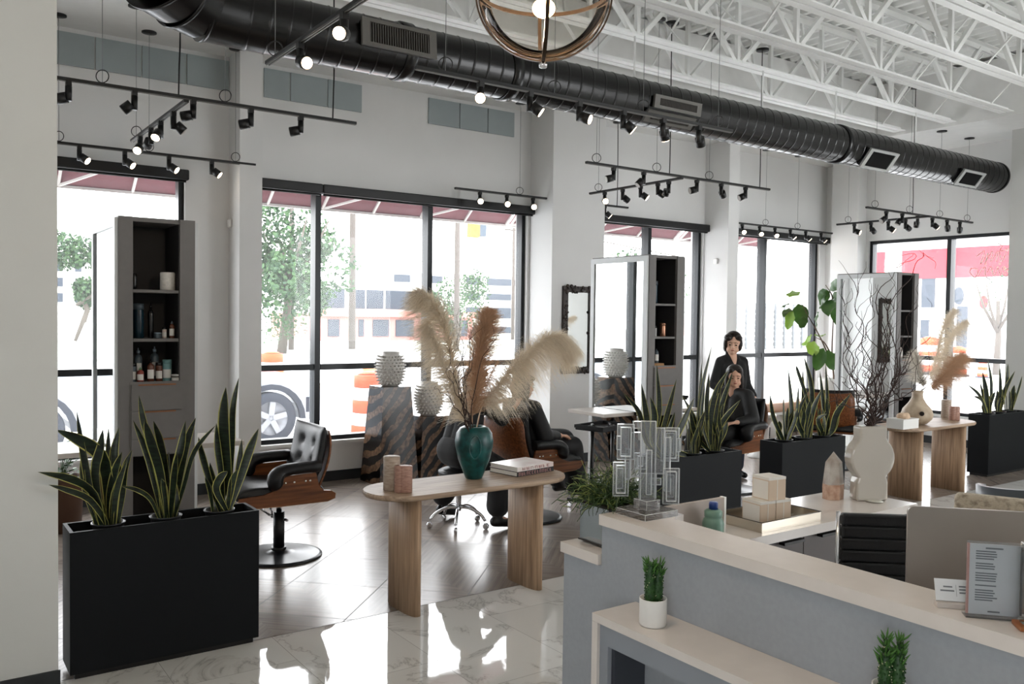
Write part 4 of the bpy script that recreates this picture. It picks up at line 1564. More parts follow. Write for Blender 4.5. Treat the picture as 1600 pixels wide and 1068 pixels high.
twigs('curly_twigs', 'dark curly twigs between the plumes in the teal vase', 'branches', NV,
      [[(726, 640), (718, 590), (722, 540), (712, 500)], [(726, 640), (725, 580), (715, 520), (716, 480)], [(730, 640), (728, 590), (736, 540), (728, 500)], [(728, 645), (720, 600), (740, 560), (735, 520)],
       [(722, 650), (708, 630), (690, 612), (677, 604)], [(735, 640), (752, 570), (772, 530), (792, 522)], [(728, 640), (705, 600), (702, 560), (708, 500)], [(724, 640), (712, 590), (728, 545), (742, 505)]], vy - .11, TWIG, 7, r=.0034, jit=.022, yj=.06, forks=4)

TRAV = mat('travertine', (176, 160, 144), .55, rgb2=(150, 132, 118), noise_scale=30, stretch=(1, 1, 4))
PINKT = mat('pink travertine', (170, 132, 116), .5, rgb2=(142, 106, 92), noise_scale=30, stretch=(1, 1, 4))


def cyls(name, label, loc, parts, m):
    mb = MB()
    for (x, y, r, h) in parts:
        mb.lathe([(r * .97, 0), (r, .003), (r, h - .003), (r * .96, h), (0, h)], (x, y, 0), 28)
    return tag(mb.build(name, m, loc=loc), label, 'stone ornament')


cyls('stone_cylinder', 'tall beige travertine cylinder on the first oak table', (2.425, 4.69, .7505), [(0, 0, .051, .205)], TRAV)
cyls('stone_cylinder', 'shorter pink stone double cylinder beside the tall beige one', (2.462, 4.585, .7505), [(0, 0, .044, .158), (-.03, .012, .034, .16)], PINKT)


def book(label, loc, rz, w, d, h, cover, spine, lines):
    t = thing('book', label, 'book', loc, rz, group='books lying on the first console table')
    MB().box(-w / 2, w / 2, -d / 2, -d / 2 + .004, 0, h).box(-w / 2, w / 2, -d / 2 + .004, d / 2, 0, .003).box(-w / 2, w / 2, -d / 2 + .004, d / 2, h - .003, h).build('cover', [cover], t)
    MB().box(-w / 2 + .004, w / 2 - .004, -d / 2 + .0045, d / 2 - .005, .0035, h - .0035).build('pages', mat('book pages', (226, 222, 214), .7), t)
    mb = MB()
    for (x0, x1, z0, z1) in lines:
        mb.box(x0, x1, -d / 2 - .0006, -d / 2 - .0001, z0, z1)
    mb.build('spine_lettering', spine, t)
    return t


def strokes(seed, x0, x1, z0, z1, n):
    rnd = random.Random(seed)
    out = []
    for i in range(n):
        a = x0 + (x1 - x0) * i / n
        w = (x1 - x0) / n
        k = rnd.random()
        out.append((a, a + w * .16, z0, z1))
        if k < .7: out.append((a + w * .16, a + w * .62, z1 - .0025, z1))
        if k > .3: out.append((a + w * .16, a + w * .6, z0, z0 + .0025))
        if k < .4 or k > .8: out.append((a + w * .5, a + w * .64, z0, z1))
        if k > .55: out.append((a + w * .16, a + w * .5, (z0 + z1) / 2 - .001, (z0 + z1) / 2 + .0015))
    return out


INK = mat('dark red ink', (120, 44, 42), .5)
book('black book with red and white lettering, lower of the two on the table', (3.475, 4.78, .7505), .17, .36, .27, .033, mat('black book cloth', (24, 23, 25), .5), mat('red white lettering', (176, 128, 124), .5), strokes(1, -.165, .165, .005, .028, 13))
book('pale pink book with dark lettering lying on the black book', (3.475, 4.78, .784), .17, .355, .268, .03, mat('pale pink cover', (214, 196, 192), .3, rgb2=(230, 224, 220), noise_scale=9), INK, strokes(2, -.13, .15, .006, .024, 7))
# ------------------------------------------------------------------ things on the second table
BONE = mat('bone stoneware', (190, 174, 152), .5, rgb2=(160, 140, 118), noise_scale=9, bump=.1)
ux, uy = 8.64, 4.86
t = thing('stone_vase', 'squat pale stone vase with a round hole on the second table', 'vase', (ux, uy, .7505))
MB().lathe([(.07, 0), (.1, .012), (.145, .06), (.158, .105), (.14, .16), (.09, .22), (.06, .27), (.052, .31), (.06, .35), (.052, .35), (.044, .31), (.05, .26), (0, .2)], seg=40).build('vase_body', BONE, t)
hd = V((-ux, -uy, 0)).normalized()
hp = V((hd.x * .148, hd.y * .148, .125)) + V((hd.y, -hd.x, 0)) * -.045
MB().ball(tuple(hp), .024, 12, 8).build('hole', mat('dark hole shade', (30, 22, 18), .9), t)  # solid dark ball, the shade inside the hole given as colour
NV2 = V((ux, uy, 1.08))
G2 = 'pampas plumes in the stone vase'
plume('pampas_grass', 'slim pampas plume arching up from the stone vase, the taller', NV2, [NV2] + pl([(1450, 600), (1464, 555), (1475, 510), (1492, 484)], uy, uy), 2400, .15, PAMP, 21, droop=(.1, 0, -.4), start=.3, group=G2)
plume('pampas_grass', 'slim pampas plume leaning right from the stone vase', NV2, [NV2] + pl([(1455, 600), (1472, 555), (1490, 520), (1511, 502)], uy, uy), 2200, .15, PAMP, 22, droop=(.1, 0, -.4), start=.35, group=G2)
plume('pampas_grass', 'broad fluffy tan plume lowest at the right of the stone vase', NV2, [NV2] + pl([(1456, 606), (1470, 588), (1486, 572), (1504, 556)], uy, uy - .05), 4000, .24, PAMT, 23, droop=(.1, 0, -.35), start=.25, group=G2)
plume('pampas_grass', 'short white feathery plume at the left of the stone vase', NV2, [NV2] + pl([(1442, 602), (1436, 580), (1430, 550)], uy, uy), 1800, .17, mat('white pampas', (232, 226, 216), .8), 24, droop=(-.1, 0, -.2), start=.3, group=G2)
twigs('curly_twigs', 'thin twigs rising from the stone vase', 'branches', NV2, [[(1445, 600), (1438, 570), (1446, 530)], [(1446, 600), (1452, 560), (1440, 520), (1420, 490)], [(1442, 600), (1425, 560), (1418, 530)]], uy, TWIG, 25, r=.003, jit=.02)
t = thing('white_box', 'open white box on the second table left of the stone vase', 'box', at(1410, 668, 2, .7505), 0.0)
MB().box(-.14, .14, -.09, .09, 0, .085).build('box_body', WHITE, t)
MB().box(-.143, .143, -.093, .093, .0855, .098).build('lid', WHITE, t)
mb = MB()
rnd = random.Random(9)
for i in range(9):
    mb.ball((rnd.uniform(-.07, .08), rnd.uniform(-.04, .04), rnd.uniform(.03, .055)), rnd.uniform(.028, .042), 10, 7, sz=.8)
bp = at(1412, 655, 1, 4.80)
o = mb.build('coral', mat('cream coral', (214, 186, 158), .7, bump=.4, bump_scale=90), loc=(t.location.x + .03, t.location.y, .7505 + .0785))
tag(o, 'lumpy cream coral piece lying on the white box', 'ornament')
for lb, px, py, r, h, m in (('taller pink stone cylinder on the second oak table', 1478, 652, .052, .20, TRAV), ('shorter pink stone cylinder on the second oak table', 1492, 656, .048, .15, PINKT)):
    p = at(px, py, 2, .7505)
    cyls('stone_cylinder', lb, p, [(0, 0, r, h), (-.03, .01, r * .8, h + .002)] if 'short' in lb else [(0, 0, r, h)], m)

# ------------------------------------------------------------------ reception desk
GREYL = mat('grey desk laminate', (156, 161, 167), .55, noise_amt=.05, noise_scale=60)
QUARTZ = mat('cream quartz', (220, 213, 207), .14, noise_amt=.04, noise_scale=12, spec=.6)
DKCAB = mat('dark taupe cabinet', (84, 76, 74), .45)
DKNICHE = mat('dark niche', (58, 62, 70), .6)
YN = -1.6
X0, X1 = 2.13, 2.318
desk = thing('reception_desk', 'grey reception desk with pale stone tops and a raised counter', 'desk', (X0, 1.0, 0))


def dk(name, mb, m):
    mb.v = [(x - X0, y - 1.0, z) for x, y, z in mb.v]
    return mb.build(name, m, desk)


dk('front_panel', MB().box(X0 + .012, X0 + .05, YN, 2.425, 0, 1.038).box(X0 + .012, X0 + .05, 2.425, 2.65, 0, .884), GREYL)
dk('counter_top', MB().prism([(X0, YN), (X1, YN), (X1, 2.22), (2.345, 2.245), (2.40, 2.255), (2.40, 2.43), (X0, 2.43)], 2, 1.04, 1.08), QUARTZ)
dk('upstand', MB().box(X0 + .051, X1 - .02, YN, 2.24, .70, 1.039).box(X0 + .051, 2.38, 2.405, 2.425, .926, 1.039).box(2.403, 2.80, 2.405, 2.425, .926, 1.072), mat('warm grey laminate', (176, 164, 156), .5))
dk('upstand_edge', MB().box(2.8005, 2.812, 2.402, 2.428, .926, 1.074), WHITE)
dk('worktop', MB().box(X0, X0 + .05, 2.432, 2.66, .885, .925).box(X0 + .05, 2.40, 2.43, 2.66, .885, .925).box(2.40, 4.07, 2.275, 2.69, .885, .925), QUARTZ)
dk('end_panel', MB().box(X0 + .051, 4.05, 2.63, 2.65, 0, .884).box(4.03, 4.05, 2.30, 2.629, 0, .884), GREYL)
dk('carcass', MB().box(2.42, 4.029, 2.325, 2.629, .08, .884), DKCAB)
seams = [2.42] + [at(px, 850, 1, 2.30).x for px in (1257, 1313, 1366)] + [4.029]
for a, b in zip(seams, seams[1:]):
    d = dk('door', MB().box(a + .003, b - .003, 2.305, 2.324, .085, .878), DKCAB)
    MB().box(b - .17 - X0, b - .03 - X0, 2.275 - 1.0, 2.3045 - 1.0, .862, .874).build('handle', BLACK, d)
dk('desk_leaf', MB().box(X1 + .001, 2.96, YN, 1.5, .70, .74), QUARTZ)
# low display ledge in front
xl = 1.935
dk('ledge_top', MB().box(xl, X0 + .011, YN, 2.235, .772, .80), QUARTZ)
dk('ledge_leg', MB().box(xl, X0 + .011, 2.207, 2.235, 0, .771), QUARTZ)
LEDG = mat('ledge grey panel', (144, 149, 156), .55)
mb = MB()
ny = [2.16, 1.72, 1.6, .8, .68, -.2]
mb.box(xl + .012, xl + .03, YN, 2.206, .70, .771)
mb.box(xl + .012, xl + .03, 2.165, 2.206, 0, .70).box(xl + .012, xl + .03, .66, .70, 0, .70)
mb.box(xl + .012, xl + .03, YN, 2.206, 0, .06) if False else None
dk('ledge_panel', mb, LEDG)
dk('ledge_back', MB().box(X0 - .02, X0 + .0115, YN, 2.206, 0, .771), GREYL)
dk('niche_side', MB().box(xl + .0305, X0 - .021, 2.15, 2.206, 0, .70), DKNICHE)
for yy in (.70,):
    dk('ledge_divider', MB().box(xl + .0305, X0 - .021, yy - .012, yy + .012, 0, .70), GREYL)

# ------------------------------------------------------------------ cactus pots
CACT = mat('cactus green', (44, 84, 34), .5, rgb2=(24, 56, 24), noise_scale=50)
SPOT = mat('cactus areole', (206, 200, 170), .7)


def cactus(label, loc, stems, leafy, seed):
    rnd = random.Random(seed)
    t = thing('potted_cactus', label, 'plant', loc, group='small cactus pots on the desk ledge')
    r = .046
    MB().lathe([(r * .92, 0), (r, .006), (r, .088), (r * .99, .0905), (r * .92, .0905), (r * .92, .072), (0, .072)], seg=36).build('pot', WHITE, t)
    MB().lathe([(r * .915, .074), (r * .5, .078), (0, .077)], seg=20, cap=False).build('soil', SOIL, t)
    for (x, y, h, rr, lean) in stems:
        mb = MB()
        P = [V((x + lean * (i / 8) ** 1.5, y, .074 + h * i / 8)) for i in range(9)]
        R = [rr * (1, 1.02, 1.04, 1.03, 1, .96, .9, .75, .35)[i] for i in range(9)]
        mb.tube(P, R, 16)
        st = mb.build('stem', CACT, t)
        kb = MB()
        for j in range(int(h / .011)):
            z = .08 + j * .011
            for k in range(7):
                a = 2 * PI * (k + .5 * (j % 2)) / 7
                q = (z - .074) / h
                ri = rr * (1.03 if q < .8 else 1.03 - (q - .8) * 3)
                p = V((x + lean * q ** 1.5 + ri * math.cos(a), y + ri * math.sin(a), z))
                kb.ball(tuple(p), .0032, 6, 4)
        kb.build('knob', CACT, st)
        sp = MB()
        for j in range(26):
            z = .08 + rnd.random() * h * .8
            a = rnd.uniform(0, 6.28)
            q = (z - .074) / h
            sp.ball((x + lean * q ** 1.5 + rr * 1.13 * math.cos(a), y + rr * 1.13 * math.sin(a), z), .0016, 5, 4)
        sp.build('areole', SPOT, st)
        lf = MB()
        for j in range(leafy):
            q = 1 - .32 * rnd.random()
            a = rnd.uniform(0, 6.28)
            p = V((x + lean * q ** 1.5 + rr * .7 * math.cos(a), y + rr * .7 * math.sin(a), .074 + h * q))
            d = V((math.cos(a), math.sin(a), rnd.uniform(.7, 1.6))).normalized()
            L = rnd.uniform(.014, .026)
            lf.tube([p, p + d * L * .5, p + d * L + V((0, 0, .003))], [.0022, .0028, .0006], 5)
        lf.build('leaf_tuft', mat('cactus leaf green', (66, 112, 44), .5), st)
    return t


cactus('small white pot with two green cactus stems on the desk ledge', at(1020, 975, 2, .8005), [(-.012, .004, .138, .0165, -.003), (.014, -.004, .128, .0165, .006)], 34, 2)
cactus('cactus pot at the bottom edge, with thin branching tips', tuple(at(1392, 1070, 2, .89).xy) + (.8005,), [(-.014, .008, .10, .015, -.002), (.014, -.008, .105, .017, .004), (.026, .0, .125, .009, .012), (-.004, .014, .135, .006, .0)], 26, 6)

# ------------------------------------------------------------------ acrylic sculpture
ACR = window_glass('clear acrylic', (249, 250, 251), 0.05, 1.5)
ACE = mat('white glint acrylic edge', (240, 244, 245), .15)  # opaque white: bright edge glints of clear acrylic put into the colour
sx0, sy0 = 2.275, 2.325
ACB = window_glass('rosy acrylic', (246, 240, 236), 0.16, 1.6)
t = thing('acrylic_sculpture', 'clear stacked acrylic block sculpture on the counter end', 'sculpture', (sx0, sy0, 1.0805))
MB().bbox(-.085, .085, -.08, .08, 0, .024, .0012, edge=1).build('base', [ACB, ACE], t)
MB().bbox(-.035, .035, -.035, .035, .0245, .06, .001, edge=1).build('plinth', [ACB, ACE], t)
# the slabs stand in the plane that faces the room
ax = V((_R.x, _R.y, 0)).normalized()
ay = V((-ax.y, ax.x, 0))
MA = Matrix(((ax.x, ay.x, 0, 0), (ax.y, ay.y, 0, 0), (0, 0, 1, 0), (0, 0, 0, 1)))


ACM = window_glass('milky acrylic', (249, 250, 251), 0.11, 1.6)


def slab(u0, u1, z0, z1, d0, d1):
    mb = MB().bbox(u0, u1, d0, d1, z0, z1, .0016, edge=1)
    mb.xform(MA)
    return mb.build('slab', [ACM, ACE], t)


def frame_slab(u0, u1, z0, z1, d0, d1, w=.012):
    mb = MB().bbox(u0, u1, d0, d1, z0, z1, .0012, edge=1)
    e_ = .0016
    for (a, b, c, d) in ((u0 + w, u0 + w + e_, z0 + w, z1 - w), (u1 - w - e_, u1 - w, z0 + w, z1 - w), (u0 + w + e_, u1 - w - e_, z0 + w, z0 + w + e_), (u0 + w + e_, u1 - w - e_, z1 - w - e_, z1 - w)):
        mb.box(a, b, d0 - .004, d1 + .004, c, d, 1)
    mb.xform(MA)
    return mb.build('framed_slab', [ACM, ACE], t)


def su(px): return (px - 1016) / 473.0
def sz(py): return (808 - py) / 473.0


for (xa, xb, ya, yb, d0, d1, fr_) in ((1003, 1030, 640, 780, -.012, .012, 0), (985, 1003, 660, 740, -.02, .004, 0), (1030, 1046, 652, 735, -.004, .02, 0), (1046, 1056, 668, 765, -.015, .015, 0),
                                      (976, 985, 690, 745, -.01, .014, 0), (1003, 1034, 735, 800, .014, .03, 0), (960, 990, 645, 708, -.028, -.012, 1), (956, 984, 716, 777, .012, .028, 1),
                                      (1042, 1074, 653, 714, .02, .036, 1), (1042, 1071, 722, 786, -.03, -.014, 1), (968, 982, 652, 700, -.011, .004, 0), (962, 975, 728, 765, .029, .036, 0),
                                      (1052, 1066, 664, 705, .037, .046, 1), (1050, 1063, 735, 775, -.013, -.002, 1), (990, 1004, 642, 655, .005, .03, 0), (1012, 1022, 690, 770, -.03, -.013, 0),
                                      (995, 1016, 700, 730, .031, .042, 1), (1024, 1044, 745, 758, .031, .045, 0), (958, 966, 665, 690, -.045, -.029, 0), (1070, 1077, 672, 697, .024, .034, 0)):
    (frame_slab if fr_ else slab)(su(xa), su(xb), sz(yb), sz(ya), d0, d1)

# bottle, tray, boxes, crystal, glass vase
t = thing('water_bottle', 'sage green bottle with a blue cap on the worktop', 'bottle', (2.668, 2.345, .9255))
MB().lathe([(.038, 0), (.043, .006), (.044, .07), (.038, .088), (.033, .092), (.036, .098), (.036, .118), (.026, .126), (.018, .126)], seg=32).build('bottle_body', mat('sage plastic', (112, 146, 132), .3), t)
MB().lathe([(.0185, .1265), (.0185, .15), (.016, .155), (0, .155)], seg=24).build('cap', mat('royal blue cap', (34, 62, 128), .35), t)
MIRT = mat('mirrored tray glass', (190, 182, 168), .18, metal=.8)
p0 = at(1190, 834, 2, .9255)
tx0, tx1, ty0, ty1 = 2.925, 3.33, 2.305, 2.56
t = thing('mirrored_tray', 'mirrored rectangular tray under the three beige boxes', 'tray', ((tx0 + tx1) / 2, (ty0 + ty1) / 2, .9255))
w, d = (tx1 - tx0) / 2, (ty1 - ty0) / 2
MB().box(-w, w, -d, d, 0, .006).build('tray_bottom', MIRT, t)
for q in ((-w, w, -d, -d + .008), (-w, w, d - .008, d), (-w, -w + .008, -d + .008, d - .008), (w - .008, w, -d + .008, d - .008)):
    MB().box(q[0], q[1], q[2], q[3], .0065, .043).build('tray_side', MIRT, t)
MB().tube([(-w - .001, -d - .001, .044), (w + .001, -d - .001, .044), (w + .001, d + .001, .044), (-w - .001, d + .001, .044), (-w - .001, -d - .001, .044)], .0016, 5).build('rim', BLACK, t)
CARD = mat('beige carton', (206, 184, 160), .6)
CARDW = mat('white carton side', (222, 218, 210), .6)


def carton(label, loc, w, d, h):
    t = thing('carton', label, 'box', loc, -.12, group='beige product boxes on the mirrored tray')
    MB().box(-w / 2, w / 2, -d / 2, d / 2, 0, h - .012).build('box_body', CARD, t)
    MB().box(-w / 2 - .0006, w / 2 + .0006, -d / 2 - .0006, d / 2 + .0006, h - .0115, h).build('lid', CARDW, t)
    MB().box(-w / 2 - .0008, -w / 2 - .0001, -d / 2 + .004, d / 2 - .004, .004, h - .016).box(-w * .02, w * .02, -d / 2 - .0008, -d / 2 - .0001, .0, h - .012).build('paper_label', CARDW, t)
    return t


carton('beige box at the left of the bottom row on the mirrored tray', (3.065, 2.435, .9325), .088, .11, .098)
carton('beige box at the right of the bottom row on the mirrored tray', (3.158, 2.424, .9325), .088, .11, .098)
carton('beige box stacked on top of the other two', (3.125, 2.43, 1.031), .10, .10, .10)

CRY = mat('frosted quartz', (226, 220, 212), .25, rgb2=(190, 176, 164), noise_scale=14, trans=.35)
CRYB = mat('rusty quartz base', (170, 130, 108), .4, rgb2=(206, 176, 156), noise_scale=26)
cx_, cy_ = 3.81, 2.57
t = thing('crystal_tower', 'upright pointed quartz crystal with a rusty base on the worktop', 'crystal', (cx_, cy_, .9255))
mb = MB()
rings = []
for z, r in ((0, .058), (.06, .060), (.075, .059)):
    rings.append([(r * math.cos(2 * PI * k / 6 + .3), r * .8 * math.sin(2 * PI * k / 6 + .3), z) for k in range(6)])
vs = [v for r in rings for v in r]
mb.add(vs, [(j * 6 + k, j * 6 + (k + 1) % 6, (j + 1) * 6 + (k + 1) % 6, (j + 1) * 6 + k) for j in range(2) for k in range(6)] + [tuple(reversed(range(6))), tuple(range(12, 18))])
mb.build('crystal_base', CRYB, t)
rings = []
for z, r in ((.0755, .059), (.185, .046)):
    rings.append([(r * math.cos(2 * PI * k / 6 + .3), r * .8 * math.sin(2 * PI * k / 6 + .3), z) for k in range(6)])
vs = [v for r in rings for v in r] + [(-.004, 0, .238)]
MB().add(vs, [(k, (k + 1) % 6, 6 + (k + 1) % 6, 6 + k) for k in range(6)] + [tuple(reversed(range(6)))] + [(6 + k, 6 + (k + 1) % 6, 12) for k in range(6)]).build('crystal_point', CRY, t)

gx, gy = 3.945, 2.46
MILK = mat('milky glass', (206, 196, 182), .12, rgb2=(184, 172, 158), noise_scale=3, trans=.25, spec=.6)
MILK2 = mat('pale milky glass', (222, 216, 206), .1, trans=.35, spec=.6)
t = thing('disc_vase', 'milky glass vase with a round disc body holding curly branches', 'vase', (gx, gy, .9255), -CYAW * .75)
hh = .372
poly = [(-.085, 0), (.085, 0), (.083, .09), (.075, .115)]
for k in range(9):
    a = math.radians(-48 + 96 * k / 8)
    poly.append((.005 + .113 * math.cos(a), .212 + .113 * math.sin(a)))
poly += [(.072, .315), (.074, hh), (.062, hh), (-.062, hh), (-.074, hh), (-.072, .315)]
for k in range(9):
    a = math.radians(180 - 48 + 96 * k / 8)
    poly.append((-.005 + .113 * math.cos(a), .212 + .113 * math.sin(a)))
poly += [(-.075, .115), (-.083, .09)]
mb = MB().prism(poly, 1, -.038, .038)
vo = mb.build('vase_body', MILK2, t)
bv = vo.modifiers.new('soft_edges', 'BEVEL')
bv.width, bv.segments, bv.limit_method = .016, 4, 'ANGLE'
bv.angle_limit = math.radians(50)
MB().lathe([(.03, 0), (.045, .004), (.03, .008), (0, .008)], (0, -.052, .0), 24).build('foot', mat('pale glass foot', (214, 214, 204), .1), t)
NV3 = V((gx, gy, .9255 + hh))
tg = []
rnd = random.Random(31)
ends = [(1318, 440), (1330, 452), (1345, 430), (1368, 445), (1392, 420), (1407, 452), (1438, 440), (1452, 463), (1320, 520), (1312, 590), (1300, 622), (1338, 500), (1352, 520), (1412, 530), (1425, 560),
        (1440, 590), (1395, 560), (1375, 480), (1384, 520), (1362, 560), (1404, 600), (1372, 600), (1345, 575), (1388, 470)]
for i, (ex, ey) in enumerate(ends):
    bx = 1362 + (ex - 1362) * .2 + rnd.uniform(-6, 6)
    mx_ = 1362 + (ex - 1362) * .62 + rnd.uniform(-14, 14)
    m2x = 1362 + (ex - 1362) * .9 + rnd.uniform(-12, 12)
    tg.append([(bx, 640), (mx_, 640 + (ey - 640) * .38), (m2x, 640 + (ey - 640) * .72), (ex, ey)])
tg.append([(1375, 640), (1385, 560), (1370, 470), (1400, 425), (1425, 400), (1408, 396)])
tg.append([(1385, 640), (1398, 560), (1392, 480), (1424, 430), (1436, 402), (1452, 398), (1459, 420)])
twigs('curly_branches', 'tall dark curly willow branches in the milky glass vase', 'branches', NV3, tg, gy, TWIG, 33, r=.0032, jit=.03, forks=5, yj=.1)

# rhipsalis in a mirrored box
t = thing('trailing_plant', 'bushy trailing green plant in a mirrored box on the low desk wing', 'plant', (2.30, 2.545, .9255))
MB().box(-.095, .095, -.085, .085, .012, .155).build('pot', mat('mirrored pot', (176, 184, 192), .08, metal=.9), t)
MB().box(-.1, .1, -.09, .09, .1555, .165).build('pot_rim', mat('dark pewter', (60, 56, 52), .4, metal=.6), t)
MB().box(-.1, .1, -.09, .09, .006, .0115).build('pot_base', mat('dark pewter', (60, 56, 52), .4, metal=.6), t)
for a, b in ((-1, -1), (1, -1), (1, 1), (-1, 1)):
    MB().ball((a * .085, b * .075, .006), .006, 8, 6).build('foot', BLACK, t)
rnd = random.Random(8)
GR = mat('trailing green', (58, 84, 38), .5, rgb2=(34, 54, 26), noise_scale=20)
GR2 = mat('pale trailing tips', (124, 136, 72), .5)
for g_ in range(5):
    mb = MB()
    for k in range(62):
        a = rnd.uniform(0, 2 * PI)
        p = V((rnd.uniform(-.07, .07), rnd.uniform(-.06, .06), .165))
        d = V((math.cos(a) * rnd.uniform(.2, 1), math.sin(a) * rnd.uniform(.1, .7), rnd.uniform(.3, 1.2))).normalized()
        L = rnd.uniform(.08, .22)
        pts = [p]
        for s in range(7):
            d = (d + V((rnd.uniform(-.5, .5) , rnd.uniform(-.4, .4), -.20 + rnd.uniform(-.25, .25)))).normalized()
            q = pts[-1] + d * L / 7
            if q.z < .17 and abs(q.x) < .11 and abs(q.y) < .1: q.z = .17
            pts.append(q)
        mb.tube(pts, [.0022, .0022, .002, .002, .0018, .0017, .0015, .001], 4, mi=1 if rnd.random() < .25 else 0)
        for s in range(3):
            q = pts[rnd.randint(2, 6)]
            e_ = (V((rnd.uniform(-1, 1), rnd.uniform(-1, 1), rnd.uniform(-.2, 1)))).normalized() * rnd.uniform(.02, .045)
            mb.tube([q, q + e_ * .5, q + e_ + V((0, 0, .004))], [.0018, .0016, .0008], 4, mi=1 if rnd.random() < .3 else 0)
    mb.build('stems', [GR, GR2], t, weld=-1)

# ------------------------------------------------------------------ monitor, cards, signs
ALU = mat('warm aluminium', (150, 143, 137), .32, metal=.55)
P0, P1 = at(1419, 790, 2, 1.262), at(1600, 800, 2, 1.262)
dm = (P1 - P0)
dm.z = 0
dm.normalize()
rz = math.atan2(dm.y, dm.x)
t = thing('computer_monitor', 'large thin computer monitor seen from behind, beyond the counter', 'monitor', (P0.x, P0.y, .7405), rz)
bm = bmesh.new()
mb = MB()
poly = []
W_, z0, z1, r = .56, .13, .5215, .02
for (cx, cz, a0) in ((r, z0 + r, 180), (W_ - r, z0 + r, 270), (W_ - r, z1 - r, 0), (r, z1 - r, 90)):
    for k in range(5):
        a = math.radians(a0 + 90 * k / 4)
        poly.append((cx + r * math.cos(a), cz + r * math.sin(a)))
bm.free()
mb.prism(poly, 1, 0, .014)
mb.build('monitor_shell', ALU, t)
MB().box(.008, W_ - .008, .0145, .016, z0 + .05, z1 - .008).build('screen', mat('dark screen', (18, 20, 24), .1), t)
MB().prism([(W_ / 2 - .07, .006), (W_ / 2 + .07, .006), (W_ / 2 + .065, .2), (W_ / 2 - .065, .2)], 1, -.012, -.0005).bbox(W_ / 2 - .08, W_ / 2 + .08, -.09, .07, 0, .006, .003).build('stand', ALU, t)

SIGNW = mat('printed white card', (222, 224, 226), .45)
INKG = mat('grey printing', (120, 124, 128), .6)
cp = at(1462, 926, 2, 1.0805)
t = thing('business_cards', 'white business card leaning in a small stone holder on the counter', 'card holder', (2.232, 1.135, 1.0805), rz + .02)
MB().box(-.052, .052, -.022, .012, 0, .012).build('holder', mat('marble holder', (196, 188, 182), .3), t)
Mx = Matrix.Translation((0, .0, .0125)) @ Matrix.Rotation(math.radians(-24), 4, 'X')
MB().box(-.05, .05, -.004, .0, 0, .056).xform(Mx).build('card', SIGNW, t)
mb = MB()
for (a, b, z) in ((-.03, -.008, .034), (-.038, -.004, .024), (.008, .034, .036), (.008, .028, .028), (.008, .03, .02)):
    mb.box(a, b, -.0046, -.0041, z, z + .004)
mb.box(.0005, .0012, -.0046, -.0041, .012, .042)
mb.xform(Mx).build('printing', INKG, t)

p = (2.232, 1.036, 1.0805)
t = thing('acrylic_sign', 'upright clear frame holding a printed notice on the counter', 'sign', p, rz - .02)
MB().box(-.07, .07, -.006, -.003, .0, .19).box(-.07, .07, .003, .006, .0, .19).box(-.074, .074, -.02, .02, -.0, .004).build('clear_frame', ACR, t)
MB().box(-.064, .052, -.002, .001, .006, .184).build('notice', SIGNW, t)
MB().box(-.0695, -.0645, -.003, .002, .006, .184).build('side_strip', mat('pink strip', (196, 150, 140), .5), t)
MB().box(.053, .058, -.0025, .002, .01, .18).build('dark_strip', MATTE, t)
mb = MB()
mb.box(-.028, .012, -.0026, -.0021, .172, .176)
rnd = random.Random(12)
z = .164
for para in (4, 3, 4, 1, 5):
    for i in range(para):
        mb.box(-.05, -.05 + rnd.uniform(.04, .052), -.0026, -.0021, z, z + .0032)
        z -= .0062
    z -= .006
mb.box(-.02, .008, -.0026, -.0021, .012, .016)
mb.build('printing', INKG, t)

GOLD = mat('antique gold', (176, 138, 66), .3, metal=.9)
p = (2.24, .93, 1.0805)
t = thing('gold_ornament', 'gold scroll ornament in clear acrylic on a wooden base', 'ornament', p, rz)
MB().bbox(-.06, .06, -.03, .03, 0, .012, .003).build('base', mat('orange brown wood', (150, 92, 50), .4), t)
MB().bbox(-.05, .05, -.014, .014, .0125, .21, .003).build('acrylic_block', window_glass('block glass', (240, 240, 238), 0.0), t)
pts = bez([(-.035, 0, .03), (-.02, 0, .06), (-.035, 0, .09), (-.01, 0, .11), (-.03, 0, .14), (-.015, 0, .165), (-.035, 0, .18)], 30)
MB().tube(pts, .006, 8).tube([(-.03, 0, .05), (.0, 0, .07), (.02, 0, .05)], .006, 8).tube([(-.03, 0, .12), (.01, 0, .13), (.03, 0, .16)], .005, 8).build('scroll', GOLD, t)

# ------------------------------------------------------------------ chairs around the desk
pc_ = at(1388, 806, 2, 1.04)
t = thing('office_chair', 'black ribbed office chair with a chrome edge behind the desk', 'chair', (pc_.x + .05, pc_.y, 0), rz + .12)
mb = MB()
for i in range(11):
    z = .50 + i * .049
    mb.bbox(-.212, .212, -.014, .022, z - .001, z + .0495, .009)
mb.build('backrest', LEATHER, t)
for s in (-1, 1):
    MB().tube([(s * .222, .006, .42), (s * .222, .004, 1.045)], .009, 8).build('side_rail', CHROME, t)
MB().bbox(-.23, .23, -.46, -.02, .43, .48, .02).build('seat', LEATHER, t)
MB().tube([(0, -.22, .1), (0, -.22, .43)], .025, 12).build('column', CHROME, t)
for k in range(5):
    a = 2 * PI * k / 5
    l = MB().tube([(0, -.22, .1), (.28 * math.cos(a), -.22 + .28 * math.sin(a), .065)], [.02, .012], 8).build('leg', CHROME, t)
    MB().lathe([(.026, -.01), (.026, .01)], seg=14).xform(Matrix.Translation((.28 * math.cos(a), -.22 + .28 * math.sin(a), .0265)) @ Matrix.Rotation(PI / 2, 4, 'X')).build('caster', BLACK, l)

